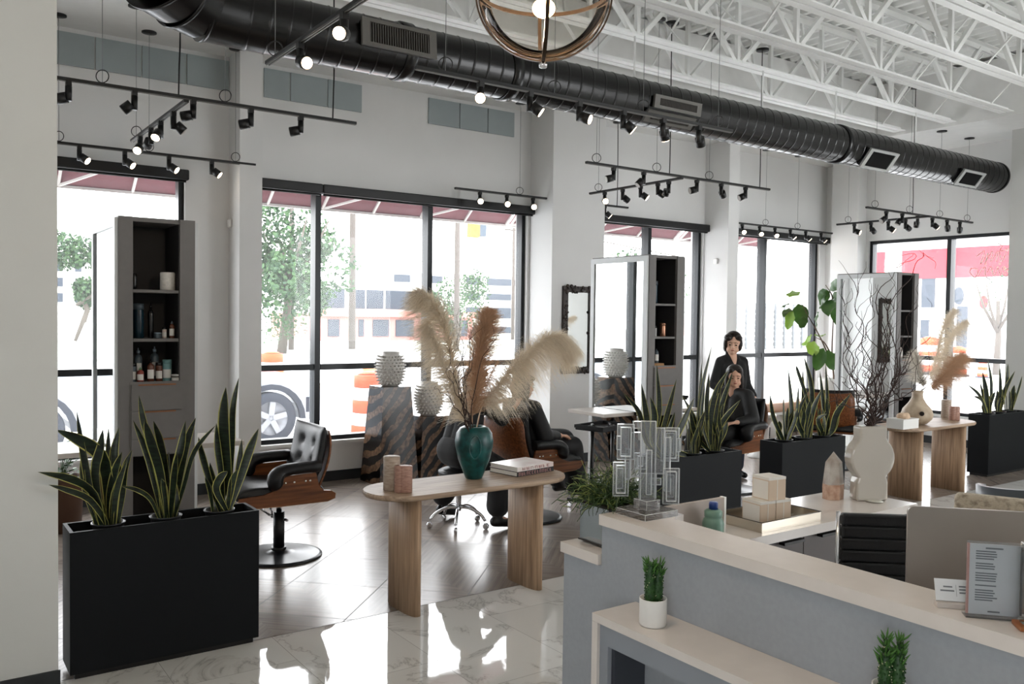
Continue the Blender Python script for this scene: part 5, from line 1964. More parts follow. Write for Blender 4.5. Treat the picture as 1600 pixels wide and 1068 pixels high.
CREAM = mat('cream crackled boucle', (196, 184, 164), .8, rgb2=(150, 136, 120), noise_scale=30, bump=.8, bump_scale=60, ramp=(.3, .55))
a_, b_ = at(1492, 768, 2, .84), at(1640, 784, 2, .84)
dd = (b_ - a_); dd.z = 0
t = thing('lounge_chair', 'cream textured chair back behind the computer monitor', 'chair', (a_.x, a_.y, 0), math.atan2(dd.y, dd.x))
MB().bbox(0, .78, -.05, .05, .42, .84, .03).build('backrest', CREAM, t)
MB().bbox(0, .78, -.5, -.051, .22, .42, .04).build('seat', CREAM, t)
for (x, y) in ((.06, .0), (.72, .0), (.06, -.44), (.72, -.44)):
    MB().tube([(x, y, 0), (x, y, .425 if y > -.1 else .22)], .018, 10).build('leg', BLACK, t)
c_ = at(1585, 760, 2, .84)
GREYLE = mat('slate leather', (74, 80, 86), .35)
t = thing('tub_chair', 'slate grey tub chair at the right edge behind the cream chair', 'chair', (c_.x + .25, c_.y, 0), .5)
mb = MB()
vs, fs = [], []
n = 20
for i in range(n + 1):
    a = math.radians(70 + 220 * i / n)
    h = .84 - .10 * abs(i / n - .5)
    for r in (.30, .255):
        for z in (.36, .6, h):
            vs.append((r * (1 + .12 * (z - .36)) * math.cos(a), r * (1 + .12 * (z - .36)) * math.sin(a), z))
for i in range(n):
    b = i * 6
    for k in (0, 1):
        fs.append((b + k, b + 6 + k, b + 7 + k, b + k + 1))
        fs.append((b + 3 + k, b + 4 + k, b + 10 + k, b + 9 + k))
    fs.append((b + 2, b + 8, b + 11, b + 5))
    fs.append((b, b + 3, b + 9, b + 6))
fs.append((0, 1, 4, 3)); fs.append((1, 2, 5, 4))
b = n * 6
fs.append((b, b + 3, b + 4, b + 1)); fs.append((b + 1, b + 4, b + 5, b + 2))
MB().add(vs, fs, 0, True).build('backrest', GREYLE, t)
MB().lathe([(.24, .36), (.25, .38), (.25, .44), (.23, .46), (0, .46)], seg=28).build('seat', GREYLE, t)
for k in range(4):
    a = PI / 4 + k * PI / 2
    MB().tube([(.2 * math.cos(a), .2 * math.sin(a), .36), (.26 * math.cos(a), .26 * math.sin(a), 0)], .014, 8).build('leg', BLACK, t)

# ------------------------------------------------------------------ fiddle leaf fig
fx, fy = 11.55, 7.85
t = thing('fiddle_leaf_fig', 'fiddle leaf fig in a tall white pot beside the far window', 'plant', (fx, fy, 0))
MB().lathe([(.15, 0), (.16, .01), (.2, .9), (.205, .94), (.19, .94), (.18, .88), (0, .88)], seg=36).build('pot', WHITE, t)
BARK = mat('fig bark', (84, 66, 52), .8)
trunks = [[(1303, 592), (1300, 550), (1302, 500), (1304, 470)], [(1301, 575), (1290, 545), (1278, 520), (1262, 492), (1254, 476)], [(1302, 560), (1288, 535), (1275, 527)], [(1303, 490), (1300, 462), (1290, 445)]]
for tr in trunks:
    P = [at(px, py, 1, fy) - V((fx, fy, 0)) for px, py in tr]
    MB().tube(bez(P, 16), [.014 - .0006 * i for i in range(17)], 7).build('trunk' if tr is trunks[0] else 'branch', BARK, t)
FIG = mat('fig leaf green', (58, 92, 44), .38, rgb2=(32, 62, 30), noise_scale=4)
FIGL = mat('fig leaf light', (112, 146, 62), .4)
translucent(FIG, (70, 110, 40), .12)
translucent(FIGL, (130, 165, 60), .25)
rnd = random.Random(4)
figs = [(1240, 460, 1238, 447, 34, 1), (1232, 482, 1225, 495, 26, 0), (1228, 476, 1220, 472, 22, 0), (1248, 478, 1252, 495, 40, 0), (1238, 490, 1230, 510, 26, 1), (1255, 495, 1252, 512, 24, 0),
        (1275, 500, 1272, 488, 38, 0), (1280, 525, 1292, 512, 26, 1), (1265, 527, 1248, 535, 28, 1), (1272, 535, 1268, 552, 34, 1), (1285, 548, 1280, 560, 34, 0), (1295, 550, 1300, 565, 34, 0), (1306, 552, 1312, 568, 30, 0),
        (1300, 470, 1295, 484, 44, 0), (1306, 478, 1312, 500, 34, 0), (1290, 455, 1282, 470, 30, 0), (1298, 450, 1306, 440, 32, 0), (1288, 465, 1280, 478, 24, 0), (1304, 462, 1316, 470, 34, 0)]
for (ax_, ay_, bx_, by_, sz_, lt) in figs:
    A = at(ax_, ay_, 1, fy + rnd.uniform(-.1, .1))
    Bq = at(bx_, by_, 1, fy + rnd.uniform(-.25, .25))
    d = (Bq - A).normalized()
    L = sz_ / 100.0 * .98
    face = (-ray(1270, 500)).normalized() + V((rnd.uniform(-.8, .8), rnd.uniform(-.4, .4), rnd.uniform(-.6, .6)))
    side = d.cross(face).normalized()
    nrm = side.cross(d)
    vs, fs = [], []
    for i in range(9):
        u = i / 8
        w = L * .34 * (math.sin(PI * u ** .75) ** .7 * (.75 + .35 * u) if 0 < u < 1 else .01)
        c = A + d * L * (u - .15) - V((0, 0, L * .18 * u * u)) - V((fx, fy, 0))
        for s in (-1, -.5, 0, .5, 1):
            vs.append(c + side * w * s + nrm * (abs(s) * w * .25 + .012 * math.sin(i * 2.1) * abs(s)))
    for i in range(8):
        for k in range(4):
            fs.append((i * 5 + k, i * 5 + k + 1, i * 5 + k + 6, i * 5 + k + 5))
    MB().add(vs, fs, 0, True).build('leaf', FIGL if lt else FIG, t, weld=-1)

# white side table, tan bench, small plant behind the first planter
t = thing('drum_table', 'small white pedestal side table below the window behind the client', 'table', (9.25, 7.35, 0))
MB().lathe([(.16, 0), (.165, .015), (.12, .06), (.105, .2), (.115, .42), (.16, .5), (.2, .53), (.205, .56), (.2, .575), (0, .575)], seg=36).build('table_body', WHITE, t)
t = thing('window_bench', 'tan leather bolster bench running below the far window', 'bench', (10.9, 8.3, 0))
MB().bbox(-1.3, 1.3, -.2, .2, .44, .58, .05).build('cushion', mat('tan leather', (202, 160, 136), .5), t)
MB().box(-1.28, 1.28, -.17, .17, .40, .4395).build('bench_frame', WHITE, t)
for x in (-1.2, 0, 1.2):
    MB().box(x - .03, x + .03, -.15, .15, 0, .3995).build('leg', WHITE, t)
t = thing('potted_plant', 'leafy plant in a brown pot on the floor behind the left planter', 'plant', (1.04, 7.9, 0))
MB().lathe([(.13, 0), (.15, .01), (.17, .42), (.18, .45), (.165, .45), (.16, .40), (0, .4)], seg=28).build('pot', mat('brown terracotta', (84, 58, 42), .6), t)
mb = MB()
rnd = random.Random(77)
for i in range(150):
    a, r, z = rnd.uniform(0, 6.28), rnd.uniform(.02, .2), rnd.uniform(.42, .72)
    p = V((r * math.cos(a), r * math.sin(a), z))
    d = V((math.cos(a), math.sin(a), rnd.uniform(-.2, .8))).normalized()
    s = d.cross(V((0, 0, 1))).normalized()
    L = rnd.uniform(.05, .09)
    mb.add([p, p + d * L * .4 + s * L * .3, p + d * L - V((0, 0, .012)), p + d * L * .4 - s * L * .3], [(0, 1, 2, 3)], 0, True)
for i in range(14):
    a = rnd.uniform(0, 6.28)
    mb.tube([(0, 0, .4), (.06 * math.cos(a), .06 * math.sin(a), .55), (.15 * math.cos(a), .15 * math.sin(a), .68)], .003, 4)
mb.build('foliage', mat('bright leaf green', (74, 110, 66), .5, rgb2=(44, 80, 44), noise_scale=12), t, weld=-1)

# tool trolleys
def trolley(label, x, y, rz, h=.78, arm=True):
    t = thing('tool_trolley', label, 'trolley', (x, y, 0), rz, group='black hairdressing tool trolleys')
    MB().bbox(-.23, .23, -.16, .16, h - .02, h, .008).box(-.235, .235, -.165, -.155, h, h + .03).box(-.235, .235, .155, .165, h, h + .03).box(-.235, -.225, -.155, .155, h, h + .03).box(.225, .235, -.155, .155, h, h + .03).build('tray', MATTE, t)
    for s in (-1, 1):
        MB().tube([(s * .17, 0, .09), (s * .17, 0, h - .02)], .018, 10).build('post', BLACK, t)
        ft = MB().box(s * .17 - .02, s * .17 + .02, -.27, .27, .06, .09).build('foot_bar', BLACK, t)
        for q in (-1, 1):
            MB().lathe([(.022, -.012), (.026, -.008), (.026, .008), (.022, .012)], seg=16).xform(Matrix.Translation((s * .17, q * .25, .0265)) @ Matrix.Rotation(PI / 2, 4, 'Y')).tube([(s * .17, q * .25, .03), (s * .17, q * .25, .06)], .006, 6).build('caster', CHROME, ft)
    MB().box(-.17, .17, -.012, .012, .3, .32).build('cross_bar', BLACK, t)
    for (a, b, c, d, z) in ((-.15, .0, -.05, .09, .03), (.03, -.08, .18, .05, .025), (-.05, -.1, .1, -.06, .02)):
        MB().tube([(a, b, h + z * .6), (c, d, h + z * .6)], z * .5, 8).build('styling_tool', BLACK, t)
    return t


trolley('black tool trolley in front of the caped client', 5.42, 6.15, .25)
trolley('black tool trolley left of the standing woman', 7.35, 7.25, .0, h=.88)
# ------------------------------------------------------------------ people
SKIN = mat('skin', (226, 182, 156), .5, noise_amt=.06)
SKIN2 = mat('skin warm', (216, 168, 142), .5, noise_amt=.06)
HAIRM = mat('dark brown hair', (36, 25, 20), .5, rgb2=(20, 14, 12), noise_scale=60, stretch=(1, 1, .3))
CLOTH = mat('black cloth', (17, 17, 19), .8, sheen=.1, bump=.15, bump_scale=20)
CAPE = mat('black salon cape', (16, 16, 18), .62, bump=.5, bump_scale=9)
NAVY = mat('dark navy denim', (24, 30, 46), .8)
SHOE = mat('black shoe leather', (14, 14, 15), .3)
LIP = mat('lips', (158, 76, 70), .4)
EYEW = mat('eye dark', (30, 22, 18), .2)


def cap(mb, a, b, ra, rb, seg=14):
    """tapered capsule"""
    a, b = V(a), V(b)
    d = b - a
    L = d.length
    if L < 1e-5: return mb.ball(tuple(a), ra, seg, 8)
    t = d / L
    pts, rs = [], []
    for i in range(5):
        th = PI / 2 * (1 - i / 4)
        pts.append(a - t * ra * math.sin(th) * .999); rs.append(max(.0008, ra * math.cos(th)))
    for i in range(1, 5):
        th = PI / 2 * i / 4
        pts.append(b + t * rb * math.sin(th) * .999); rs.append(max(.0008, rb * math.cos(th)))
    # insert b ring
    pts.insert(5, b); rs.insert(5, rb)
    return mb.tube(pts, rs, seg)


def fuse(o, vox=.007, sm=4):
    m = o.modifiers.new('remesh', 'REMESH')
    m.mode = 'VOXEL'
    m.voxel_size = vox
    m.use_smooth_shade = True
    if sm:
        s = o.modifiers.new('smooth', 'SMOOTH')
        s.iterations = sm
        s.factor = .5
    return o


def head_mesh(mb, M):
    """head in local frame: +x forward, z up, origin at the head centre; height about .23"""
    def ball(c, r, sx=1, sy=1, sz=1):
        mb.ball(tuple(M @ V(c)), r, 18, 12, sx=sx, sy=sy, sz=sz, M=M.to_3x3().to_4x4())
    ball((-.012, 0, .035), .09, 1.03, .84, .92)
    ball((.022, 0, -.025), .068, .92, .86, 1.12)
    ball((.048, 0, -.078), .03, 1, 1.05, .8)
    ball((.03, .03, -.055), .034); ball((.03, -.03, -.055), .034)
    ball((.066, .032, -.012), .022, .6, 1, .8); ball((.066, -.032, -.012), .022, .6, 1, .8)
    ball((.075, 0, .036), .028, .5, 1.5, .5)
    for k in range(5):
        ball((.083 + k * .0052, 0, .012 - k * .0085), .0085 + k * .0008)
    ball((.098, .009, -.026), .008); ball((.098, -.009, -.026), .008)
    ball((.083, 0, -.05), .0125, .8, 1.5, .6)
    for s in (-1, 1):
        ball((-.012, s * .076, -.004), .017, .6, .35, 1.1)


def hand_mesh(mb, wrist, d, palm_n, L=.17, curl=.5):
    """palm plus five separate fingers; d = direction of the hand, palm_n = palm normal"""
    wrist, d, n = V(wrist), V(d).normalized(), V(palm_n).normalized()
    s = d.cross(n).normalized()
    n = s.cross(d)
    pl_ = L * .5
    for k in (-1.1, -.4, .4, 1.1):
        cap(mb, wrist + s * k * .012, wrist + d * pl_ + s * k * .021, .012, .0115)
    for k, (off, ln) in enumerate(((-1.5, .42), (-.5, .5), (.5, .47), (1.5, .37))):
        p = wrist + d * pl_ + s * off * .0165
        dd = (d + s * off * .05).normalized()
        seglen = L * ln / 3
        for j in range(3):
            dd = (dd - n * -curl * (.45 + .25 * j) * .8).normalized()
            q = p + dd * seglen
            cap(mb, p, q, .0085 - j * .0008, .0078 - j * .0008, 10)
            p = q
    p = wrist + d * .02 - s * .022
    dd = (d * .6 - s * .8 + n * .25).normalized()
    for j in range(3):
        q = p + dd * L * .15
        cap(mb, p, q, .0105 - j * .001, .0098 - j * .001, 10)
        p = q
        dd = (dd + d * .35 + n * .2).normalized()


def person(label, loc, rz, J, headM, hair, clothes, skin, hands):
    """J: dict of joints in local space"""
    t = thing('person', label, 'person', loc, rz)
    mb = MB()
    head_mesh(mb, headM)
    hc = headM @ V((-.02, 0, -.06))
    cap(mb, hc, J['neck'], .05, .052)
    cap(mb, J['neck'], J['chest'], .055, .11)
    cap(mb, J['chest'], J['pelvis'], .115, .12)
    for s in 'lr':
        cap(mb, J['neck'] - V((0, 0, .03)), J['sh' + s], .05, .048)
        cap(mb, J['sh' + s], J['el' + s], .045, .036)
        cap(mb, J['el' + s], J['wr' + s], .036, .024)
        cap(mb, J['pelvis'], J['hip' + s], .1, .085)
        cap(mb, J['hip' + s], J['kn' + s], .08, .052)
        cap(mb, J['kn' + s], J['an' + s], .05, .034)
        cap(mb, J['an' + s], J['toe' + s], .032, .026)
        hand_mesh(mb, J['wr' + s], *hands[s])
    fuse(mb.build('body', skin, t, weld=-1), .0062, 3)
    for nm, fn, m, vox in clothes:
        mb = MB()
        fn(mb)
        fuse(mb.build(nm, m, t, weld=-1), vox, 5)
    # face details
    for s in (-1, 1):
        MB().ball(tuple(headM @ V((.082, s * .031, .002))), .0115, 10, 8, sx=.5, sy=1.15, sz=.5, M=headM.to_3x3().to_4x4()).build('eye', EYEW, t)
        MB().tube([headM @ V((.088, s * .014, .022)), headM @ V((.0885, s * .03, .027)), headM @ V((.078, s * .048, .021))], .003, 6).build('eyebrow', HAIRM, t)
    MB().ball(tuple(headM @ V((.0925, 0, -.051))), .006, 10, 6, sx=.7, sy=3.2, sz=.8, M=headM.to_3x3().to_4x4()).build('lips', LIP, t)
    # hair
    mb = MB()
    for c, r, sx, sy, sz_ in hair:
        mb.ball(tuple(headM @ V(c)), r, 16, 12, sx=sx, sy=sy, sz=sz_, M=headM.to_3x3().to_4x4())
    fuse(mb.build('hair', HAIRM, t, weld=-1), .007, 2)
    return t


def HM(pos, yaw, pitch=0, roll=0):
    return Matrix.Translation(pos) @ Matrix.Rotation(math.radians(yaw), 4, 'Z') @ Matrix.Rotation(math.radians(pitch), 4, 'Y') @ Matrix.Rotation(math.radians(roll), 4, 'X')


# standing woman (local +x is the way she faces; the body looks back towards the camera)
J = dict(neck=V((0, 0, 1.40)), chest=V((0, 0, 1.20)), pelvis=V((-.01, 0, .93)), shl=V((0, .145, 1.335)), shr=V((0, -.145, 1.335)),
         ell=V((-.02, .205, 1.06)), wrl=V((.17, .2, .93)), elr=V((.0, -.225, 1.07)), wrr=V((.2, -.14, .98)),
         hipl=V((0, .09, .9)), hipr=V((0, -.09, .9)), knl=V((.03, .1, .49)), knr=V((0, -.1, .49)), anl=V((0, .1, .08)), anr=V((-.03, -.11, .08)), toel=V((.12, .11, .04)), toer=V((.09, -.13, .04)))
hm = HM((.02, 0, 1.535), -28, 6, -4) @ Matrix.Scale(1.1, 4)
hair = [((-.03, 0, .055), .098, 1.0, .9, .85), ((-.06, 0, .0), .082, .9, 1.0, 1.15), ((-.02, .07, .0), .04, 1.0, .7, 1.9), ((-.02, -.072, .0), .042, 1.0, .7, 2.0), ((.03, .05, .075), .05, 1.2, .8, .6),
        ((.03, -.05, .07), .055, 1.2, .9, .7), ((.025, -.078, .01), .028, 1, .7, 1.8), ((-.075, .02, -.06), .045, 1, 1.3, .9), ((-.05, -.06, -.05), .04, 1, 1, 1.2)]


def shirt(mb):
    cap(mb, J['neck'] + V((-.01, .04, -.02)), J['shl'], .045, .056); cap(mb, J['neck'] + V((-.01, -.04, -.02)), J['shr'], .045, .056)
    cap(mb, V((0, .07, 1.27)), V((0, .06, .88)), .105, .115); cap(mb, V((0, -.07, 1.27)), V((0, -.06, .88)), .105, .115)
    cap(mb, V((0, 0, 1.19)), V((0, 0, .86)), .125, .14)
    for s in 'lr':
        cap(mb, J['sh' + s], J['el' + s], .057, .054)
        cap(mb, J['el' + s], J['el' + s].lerp(J['wr' + s], .86), .056, .044)
    # collar wings
    for s in (-1, 1):
        cap(mb, V((-.03, s * .05, 1.43)), V((.06, s * .055, 1.36)), .018, .02)
        cap(mb, V((.06, s * .055, 1.36)), V((.10, s * .02, 1.25)), .02, .02)
    cap(mb, V((-.045, -.04, 1.44)), V((-.045, .04, 1.44)), .02, .02)


def trousers(mb):
    cap(mb, J['pelvis'] + V((0, 0, -.02)), J['pelvis'] + V((0, 0, -.08)), .13, .13)
    for s in 'lr':
        cap(mb, J['hip' + s], J['kn' + s], .098, .075); cap(mb, J['kn' + s], J['an' + s] + V((0, 0, .05)), .075, .07)


def shoes(JJ, s):
    def f(mb):
        cap(mb, JJ['an' + s] + V((-.03, 0, -.03)), JJ['toe' + s] + V((.03, 0, -.002)), .045, .036); cap(mb, JJ['an' + s], JJ['an' + s] + V((0, 0, .04)), .045, .043)
    return f


sp = at(1142, 640, 1, 6.62)
person('standing woman in a black v-neck shirt with short wavy dark hair', (sp.x, sp.y, 0), math.radians(-112), J, hm, hair,
       [('shirt', shirt, CLOTH, .009), ('trousers', trousers, NAVY, .010), ('shoe', shoes(J, 'l'), SHOE, .008), ('shoe', shoes(J, 'r'), SHOE, .008)], SKIN,
       dict(l=((.9, -.2, -.15), (0, -.3, -1)), r=((.8, .3, .1), (0, .5, -1))))


def seated(dx=0.0, lean=0.0, sh=.17):
    return dict(neck=V((-.08 + lean, 0, 1.06)), chest=V((-.09 + lean * .7, 0, .88)), pelvis=V((-.06, 0, .63)), shl=V((-.08 + lean, sh, 1.01)), shr=V((-.08 + lean, -sh, 1.01)),
                ell=V((-.03, .27, .77)), wrl=V((.19, .22, .755)), elr=V((-.03, -.27, .77)), wrr=V((.19, -.22, .755)),
                hipl=V((-.03, .09, .63)), hipr=V((-.03, -.09, .63)), knl=V((.42, .11, .62)), knr=V((.42, -.11, .62)), anl=V((.47, .11, .24)), anr=V((.47, -.11, .24)),
                toel=V((.58, .11, .20)), toer=V((.58, -.11, .20)))


def cape(JJ):
    def f(mb):
        cap(mb, JJ['neck'] + V((0, .03, -.015)), JJ['shl'], .05, .075); cap(mb, JJ['neck'] + V((0, -.03, -.015)), JJ['shr'], .05, .075)
        cap(mb, JJ['chest'] + V((0, .06, .04)), JJ['pelvis'] + V((0, .06, .02)), .125, .15); cap(mb, JJ['chest'] + V((0, -.06, .04)), JJ['pelvis'] + V((0, -.06, .02)), .125, .15)
        for s in 'lr':
            cap(mb, JJ['sh' + s], JJ['el' + s], .072, .075); cap(mb, JJ['el' + s], JJ['wr' + s] - V((.05, 0, 0)), .07, .05)
            cap(mb, JJ['hip' + s], JJ['kn' + s], .115, .105); cap(mb, JJ['kn' + s] + V((.02, 0, 0)), JJ['kn' + s] + V((.06, 0, -.33)), .10, .11)
        cap(mb, V((.05, 0, .70)), V((.42, 0, .67)), .11, .11); cap(mb, V((.46, 0, .62)), V((.50, 0, .32)), .1, .11)
    return f


def legs(JJ):
    def f(mb):
        for s in 'lr':
            cap(mb, JJ['kn' + s], JJ['an' + s] + V((0, 0, .04)), .062, .05)
    return f


JC = seated()
hairL = [((-.03, 0, .05), .1, 1.0, .92, .9), ((-.06, 0, -.01), .085, .9, 1.0, 1.2), ((-.03, .075, -.05), .038, 1, .7, 2.6), ((-.03, -.075, -.05), .038, 1, .7, 2.6), ((.03, .04, .08), .045, 1.1, .8, .6), ((.03, -.04, .08), .045, 1.1, .8, .6)]
person('client wrapped in a black cape, sitting behind the teal vase and trolley', (4.60, 6.23, 0), .05, JC, HM((-.06, 0, 1.19), 0, 8), hairL,
       [('cape', cape(JC), CAPE, .012), ('trousers', legs(JC), CLOTH, .012), ('shoe', shoes(JC, 'l'), SHOE, .01), ('shoe', shoes(JC, 'r'), SHOE, .01)], SKIN2,
       dict(l=((.9, -.35, -.1), (0, 0, -1)), r=((.9, .35, -.1), (0, 0, -1))))
person('seated client with slicked dark hair in front of the standing woman', (7.18, 6.12, 0), PI + .12, JC, HM((-.06, .02, 1.20), 38, 4), hairL,
       [('cape', cape(JC), CAPE, .012), ('trousers', legs(JC), CLOTH, .012), ('shoe', shoes(JC, 'l'), SHOE, .01), ('shoe', shoes(JC, 'r'), SHOE, .01)], SKIN2,
       dict(l=((.9, -.35, -.1), (0, 0, -1)), r=((.9, .35, -.1), (0, 0, -1))))

# stylist on a wheeled stool, leaning to the client
JS = dict(neck=V((.10, 0, 1.12)), chest=V((.04, 0, .93)), pelvis=V((-.04, 0, .66)), shl=V((.10, .16, 1.07)), shr=V((.10, -.16, 1.07)), ell=V((.27, .2, .93)), wrl=V((.46, .12, 1.02)), elr=V((.27, -.2, .92)), wrr=V((.46, -.12, 1.0)),
          hipl=V((0, .1, .64)), hipr=V((0, -.1, .64)), knl=V((.22, .24, .50)), knr=V((.22, -.24, .50)), anl=V((.02, .30, .12)), anr=V((.16, -.28, .10)), toel=V((.13, .32, .05)), toer=V((.29, -.31, .04)))


def top(mb):
    cap(mb, JS['neck'] + V((0, .03, -.02)), JS['shl'], .045, .066); cap(mb, JS['neck'] + V((0, -.03, -.02)), JS['shr'], .045, .066)
    cap(mb, JS['chest'] + V((0, .05, .03)), JS['pelvis'] + V((0, .05, .0)), .12, .145); cap(mb, JS['chest'] + V((0, -.05, .03)), JS['pelvis'] + V((0, -.05, .0)), .12, .145)
    for s in 'lr':
        cap(mb, JS['sh' + s], JS['el' + s], .066, .056); cap(mb, JS['el' + s], JS['el' + s].lerp(JS['wr' + s], .8), .054, .044)


def wide(mb):
    cap(mb, JS['pelvis'] + V((-.02, -.06, 0)), JS['pelvis'] + V((-.02, .06, 0)), .15, .15)
    for s in 'lr':
        cap(mb, JS['hip' + s], JS['kn' + s], .12, .10); cap(mb, JS['kn' + s], JS['an' + s] + V((0, 0, .1)), .095, .10)


st = (3.93, 6.27, 0)
person('stylist in black sitting on a wheeled stool behind the teal vase', st, .12, JS, HM((.14, 0, 1.25), 0, 14), hairL,
       [('shirt', top, CLOTH, .010), ('trousers', wide, CLOTH, .012), ('shoe', shoes(JS, 'l'), SHOE, .008), ('shoe', shoes(JS, 'r'), SHOE, .008)], SKIN,
       dict(l=((.9, 0, .3), (0, -.6, -1)), r=((.9, 0, .3), (0, .6, -1))))
t = thing('wheeled_stool', 'chrome star-base stool under the seated stylist', 'stool', st)
MB().lathe([(.15, .44), (.18, .455), (.18, .49), (.15, .505), (0, .505)], (-.04, 0, 0), 28).build('seat', LEATHER, t)
MB().tube([(-.04, 0, .14), (-.04, 0, .44)], .022, 12).build('column', CHROME, t)
for k in range(5):
    a = 2 * PI * k / 5 + .3
    c, s = math.cos(a), math.sin(a)
    lg = MB().tube(bez([(-.04, 0, .17), (-.04 + .1 * c, .1 * s, .17), (-.04 + .2 * c, .2 * s, .125), (-.04 + .25 * c, .25 * s, .07)], 10), .014, 8).build('leg', CHROME, t)
    MB().lathe([(.02, -.014), (.027, -.01), (.027, .01), (.02, .014)], seg=16).xform(Matrix.Translation((-.04 + .255 * c, .255 * s, .0275)) @ Matrix.Rotation(a, 4, 'Z') @ Matrix.Rotation(PI / 2, 4, 'X')).build('caster', CHROME, lg)

# ------------------------------------------------------------------ outside
ASPH = mat('pale street', (206, 207, 208), .85, noise_amt=.1, noise_scale=.4)
CONC = mat('pale concrete', (226, 226, 224), .85, noise_amt=.06, noise_scale=.8)
struct('sidewalk', MB().box(-8, 30, YL + .251, 11.0, -.28, -.06).box(XR + .26, 17, -10, YL + .25, -.28, -.06), CONC)
struct('street', MB().box(-60, 140, 11.0, 36, -.3, -.12).box(17, 140, -40, 11.0, -.3, -.12), ASPH)
struct('ground', MB().box(-90, 190, 36, 160, -.32, -.1).box(-90, -8, -40, 36, -.4, -.31), mat('pale verge', (186, 188, 178), .9, noise_amt=.12, noise_scale=.3))
STRIPE = mat('road paint', (226, 226, 222), .8)
for k, (a, b, c, d) in enumerate(((-20, 60, 22.9, 23.05), (-20, 60, 30.5, 30.65))):
    tag(MB().box(a, b, c, d, -.1195, -.115).build('road_line', STRIPE), kind='structure')

# red awning outside the window heads
AWN = mat('maroon awning cloth', (112, 66, 72), .8, noise_amt=.1)
for x0, x1, lb in ((-1.6, 2.75, 'maroon awning outside the window behind the left tower'), (2.8, 6.95, 'maroon awning outside the wide middle windows'), (7.0, 10.3, 'maroon awning outside the window behind the middle tower'), (10.4, 12.5, 'maroon awning outside the window beside the fig')):
    t = thing('awning', lb, 'awning', (x0, YL + .26, 0), group='maroon awnings over the shop windows')
    w = x1 - x0
    ye, ze = 1.0, 3.12
    MB().add([(0, 0, 3.9), (w, 0, 3.9), (w, ye, ze), (0, ye, ze), (0, 0, 3.92), (w, 0, 3.92), (w, ye, ze + .02), (0, ye, ze + .02)], [(0, 1, 2, 3), (7, 6, 5, 4), (0, 4, 5, 1), (1, 5, 6, 2), (2, 6, 7, 3), (3, 7, 4, 0)]).build('awning_cloth', AWN, t)
    mb = MB()
    bar(mb, (0, ye, ze - .015), (w, ye, ze - .015), .03)
    n = max(2, int(round(w / .75)))
    for i in range(n + 1):
        xx = .02 + (w - .04) * i / n
        bar(mb, (xx, .0, 3.86), (xx, ye, ze - .01), .028)
        if i % 2 == 0 and i < n: bar(mb, (xx, ye, ze - .01), (xx + .55, .05, 3.3), .024)
    mb.build('awning_frame', mat('awning tubes', (206, 200, 196), .5), t)

# white pickup at the kerb
CARW = mat('white car paint', (176, 182, 190), .25, coat=.6)
TYRE = mat('dusty tyre', (40, 46, 58), .8)
RIM = mat('silver rim', (150, 152, 158), .35, metal=.5)
cx0 = .55
t = thing('pickup_truck', 'white pickup parked at the kerb outside the first windows', 'car', (0, 12.4, -.12))
prof = [(5.22, .30), (5.28, .45), (5.26, .70), (5.12, .90), (4.9, 1.0), (3.95, 1.12), (3.25, 1.72), (2.2, 1.76), (1.98, 1.20), (-.35, 1.17), (-.42, .6), (-.35, .42)]
for wx in (1.30, 4.41):
    arc = [(wx + .46 * math.cos(a), .36 + .46 * math.sin(a)) for a in [math.radians(x) for x in range(0, 181, 15)]]
    if wx > 2:
        front = arc[:]
    else:
        rear = arc[:]
side = prof + [(rear[-1][0], .36)] + [(p[0], max(p[1], .3)) for p in rear[::-1]] + [(p[0], max(p[1], .3)) for p in front[::-1]]
MB().prism(side, 1, .0, 1.85).build('body', CARW, t)
for wx in (1.30, 4.41):
    for s, yy in ((0, -.02), (1, 1.66)):
        w = MB().lathe([(.25, 0), (.36, .0), (.385, .03), (.385, .19), (.36, .21), (.25, .21)], seg=36, cap=False)
        w.xform(Matrix.Translation((wx, yy + .21, .385)) @ Matrix.Rotation(PI / 2, 4, 'X'))
        wo = w.build('wheel', TYRE, t)
        if s == 0:
            rm = MB().lathe([(0, .16), (.255, .16), (.255, .2)], seg=30, cap=False).lathe([(0, .19), (.06, .19), (.07, .16)], seg=16, cap=False)
            for k in range(5):
                a = 2 * PI * k / 5 + .2
                q = MB().bbox(.03, .25, -.045, .045, .165, .2, .008)
                q.xform(Matrix.Rotation(a, 4, 'Z'))
                rm.add(q.v, q.f)
            rm.xform(Matrix.Translation((wx, yy + .21, .385)) @ Matrix.Rotation(PI / 2, 4, 'X'))
            rm.build('rim', RIM, wo)
    ar = MB()
    for k in range(12):
        a0, a1 = math.radians(15 * k), math.radians(15 * (k + 1))
        ar.prism([(wx + .45 * math.cos(a0), .36 + .45 * math.sin(a0)), (wx + .53 * math.cos(a0), .36 + .53 * math.sin(a0)), (wx + .53 * math.cos(a1), .36 + .53 * math.sin(a1)), (wx + .45 * math.cos(a1), .36 + .45 * math.sin(a1))], 1, -.02, .06)
    ar.build('wheel_arch', TYRE, t)
MB().prism([(3.85, 1.15), (3.25, 1.66), (2.95, 1.66), (2.95, 1.15)], 1, -.004, -.0005).prism([(2.88, 1.15), (2.88, 1.66), (2.3, 1.66), (2.2, 1.2)], 1, -.004, -.0005).build('side_window', mat('car glass', (70, 80, 88), .1), t)
MB().prism([(4.75, .86), (5.18, .80), (5.2, .87), (4.9, .95)], 1, -.006, -.0005).build('headlamp', mat('headlamp', (206, 200, 176), .2), t)
MB().box(4.95, 5.0, -.006, -.0005, .45, .68).build('bumper_slot', TYRE, t)

# traffic barrels
ORG = mat('safety orange', (216, 70, 22), .6)


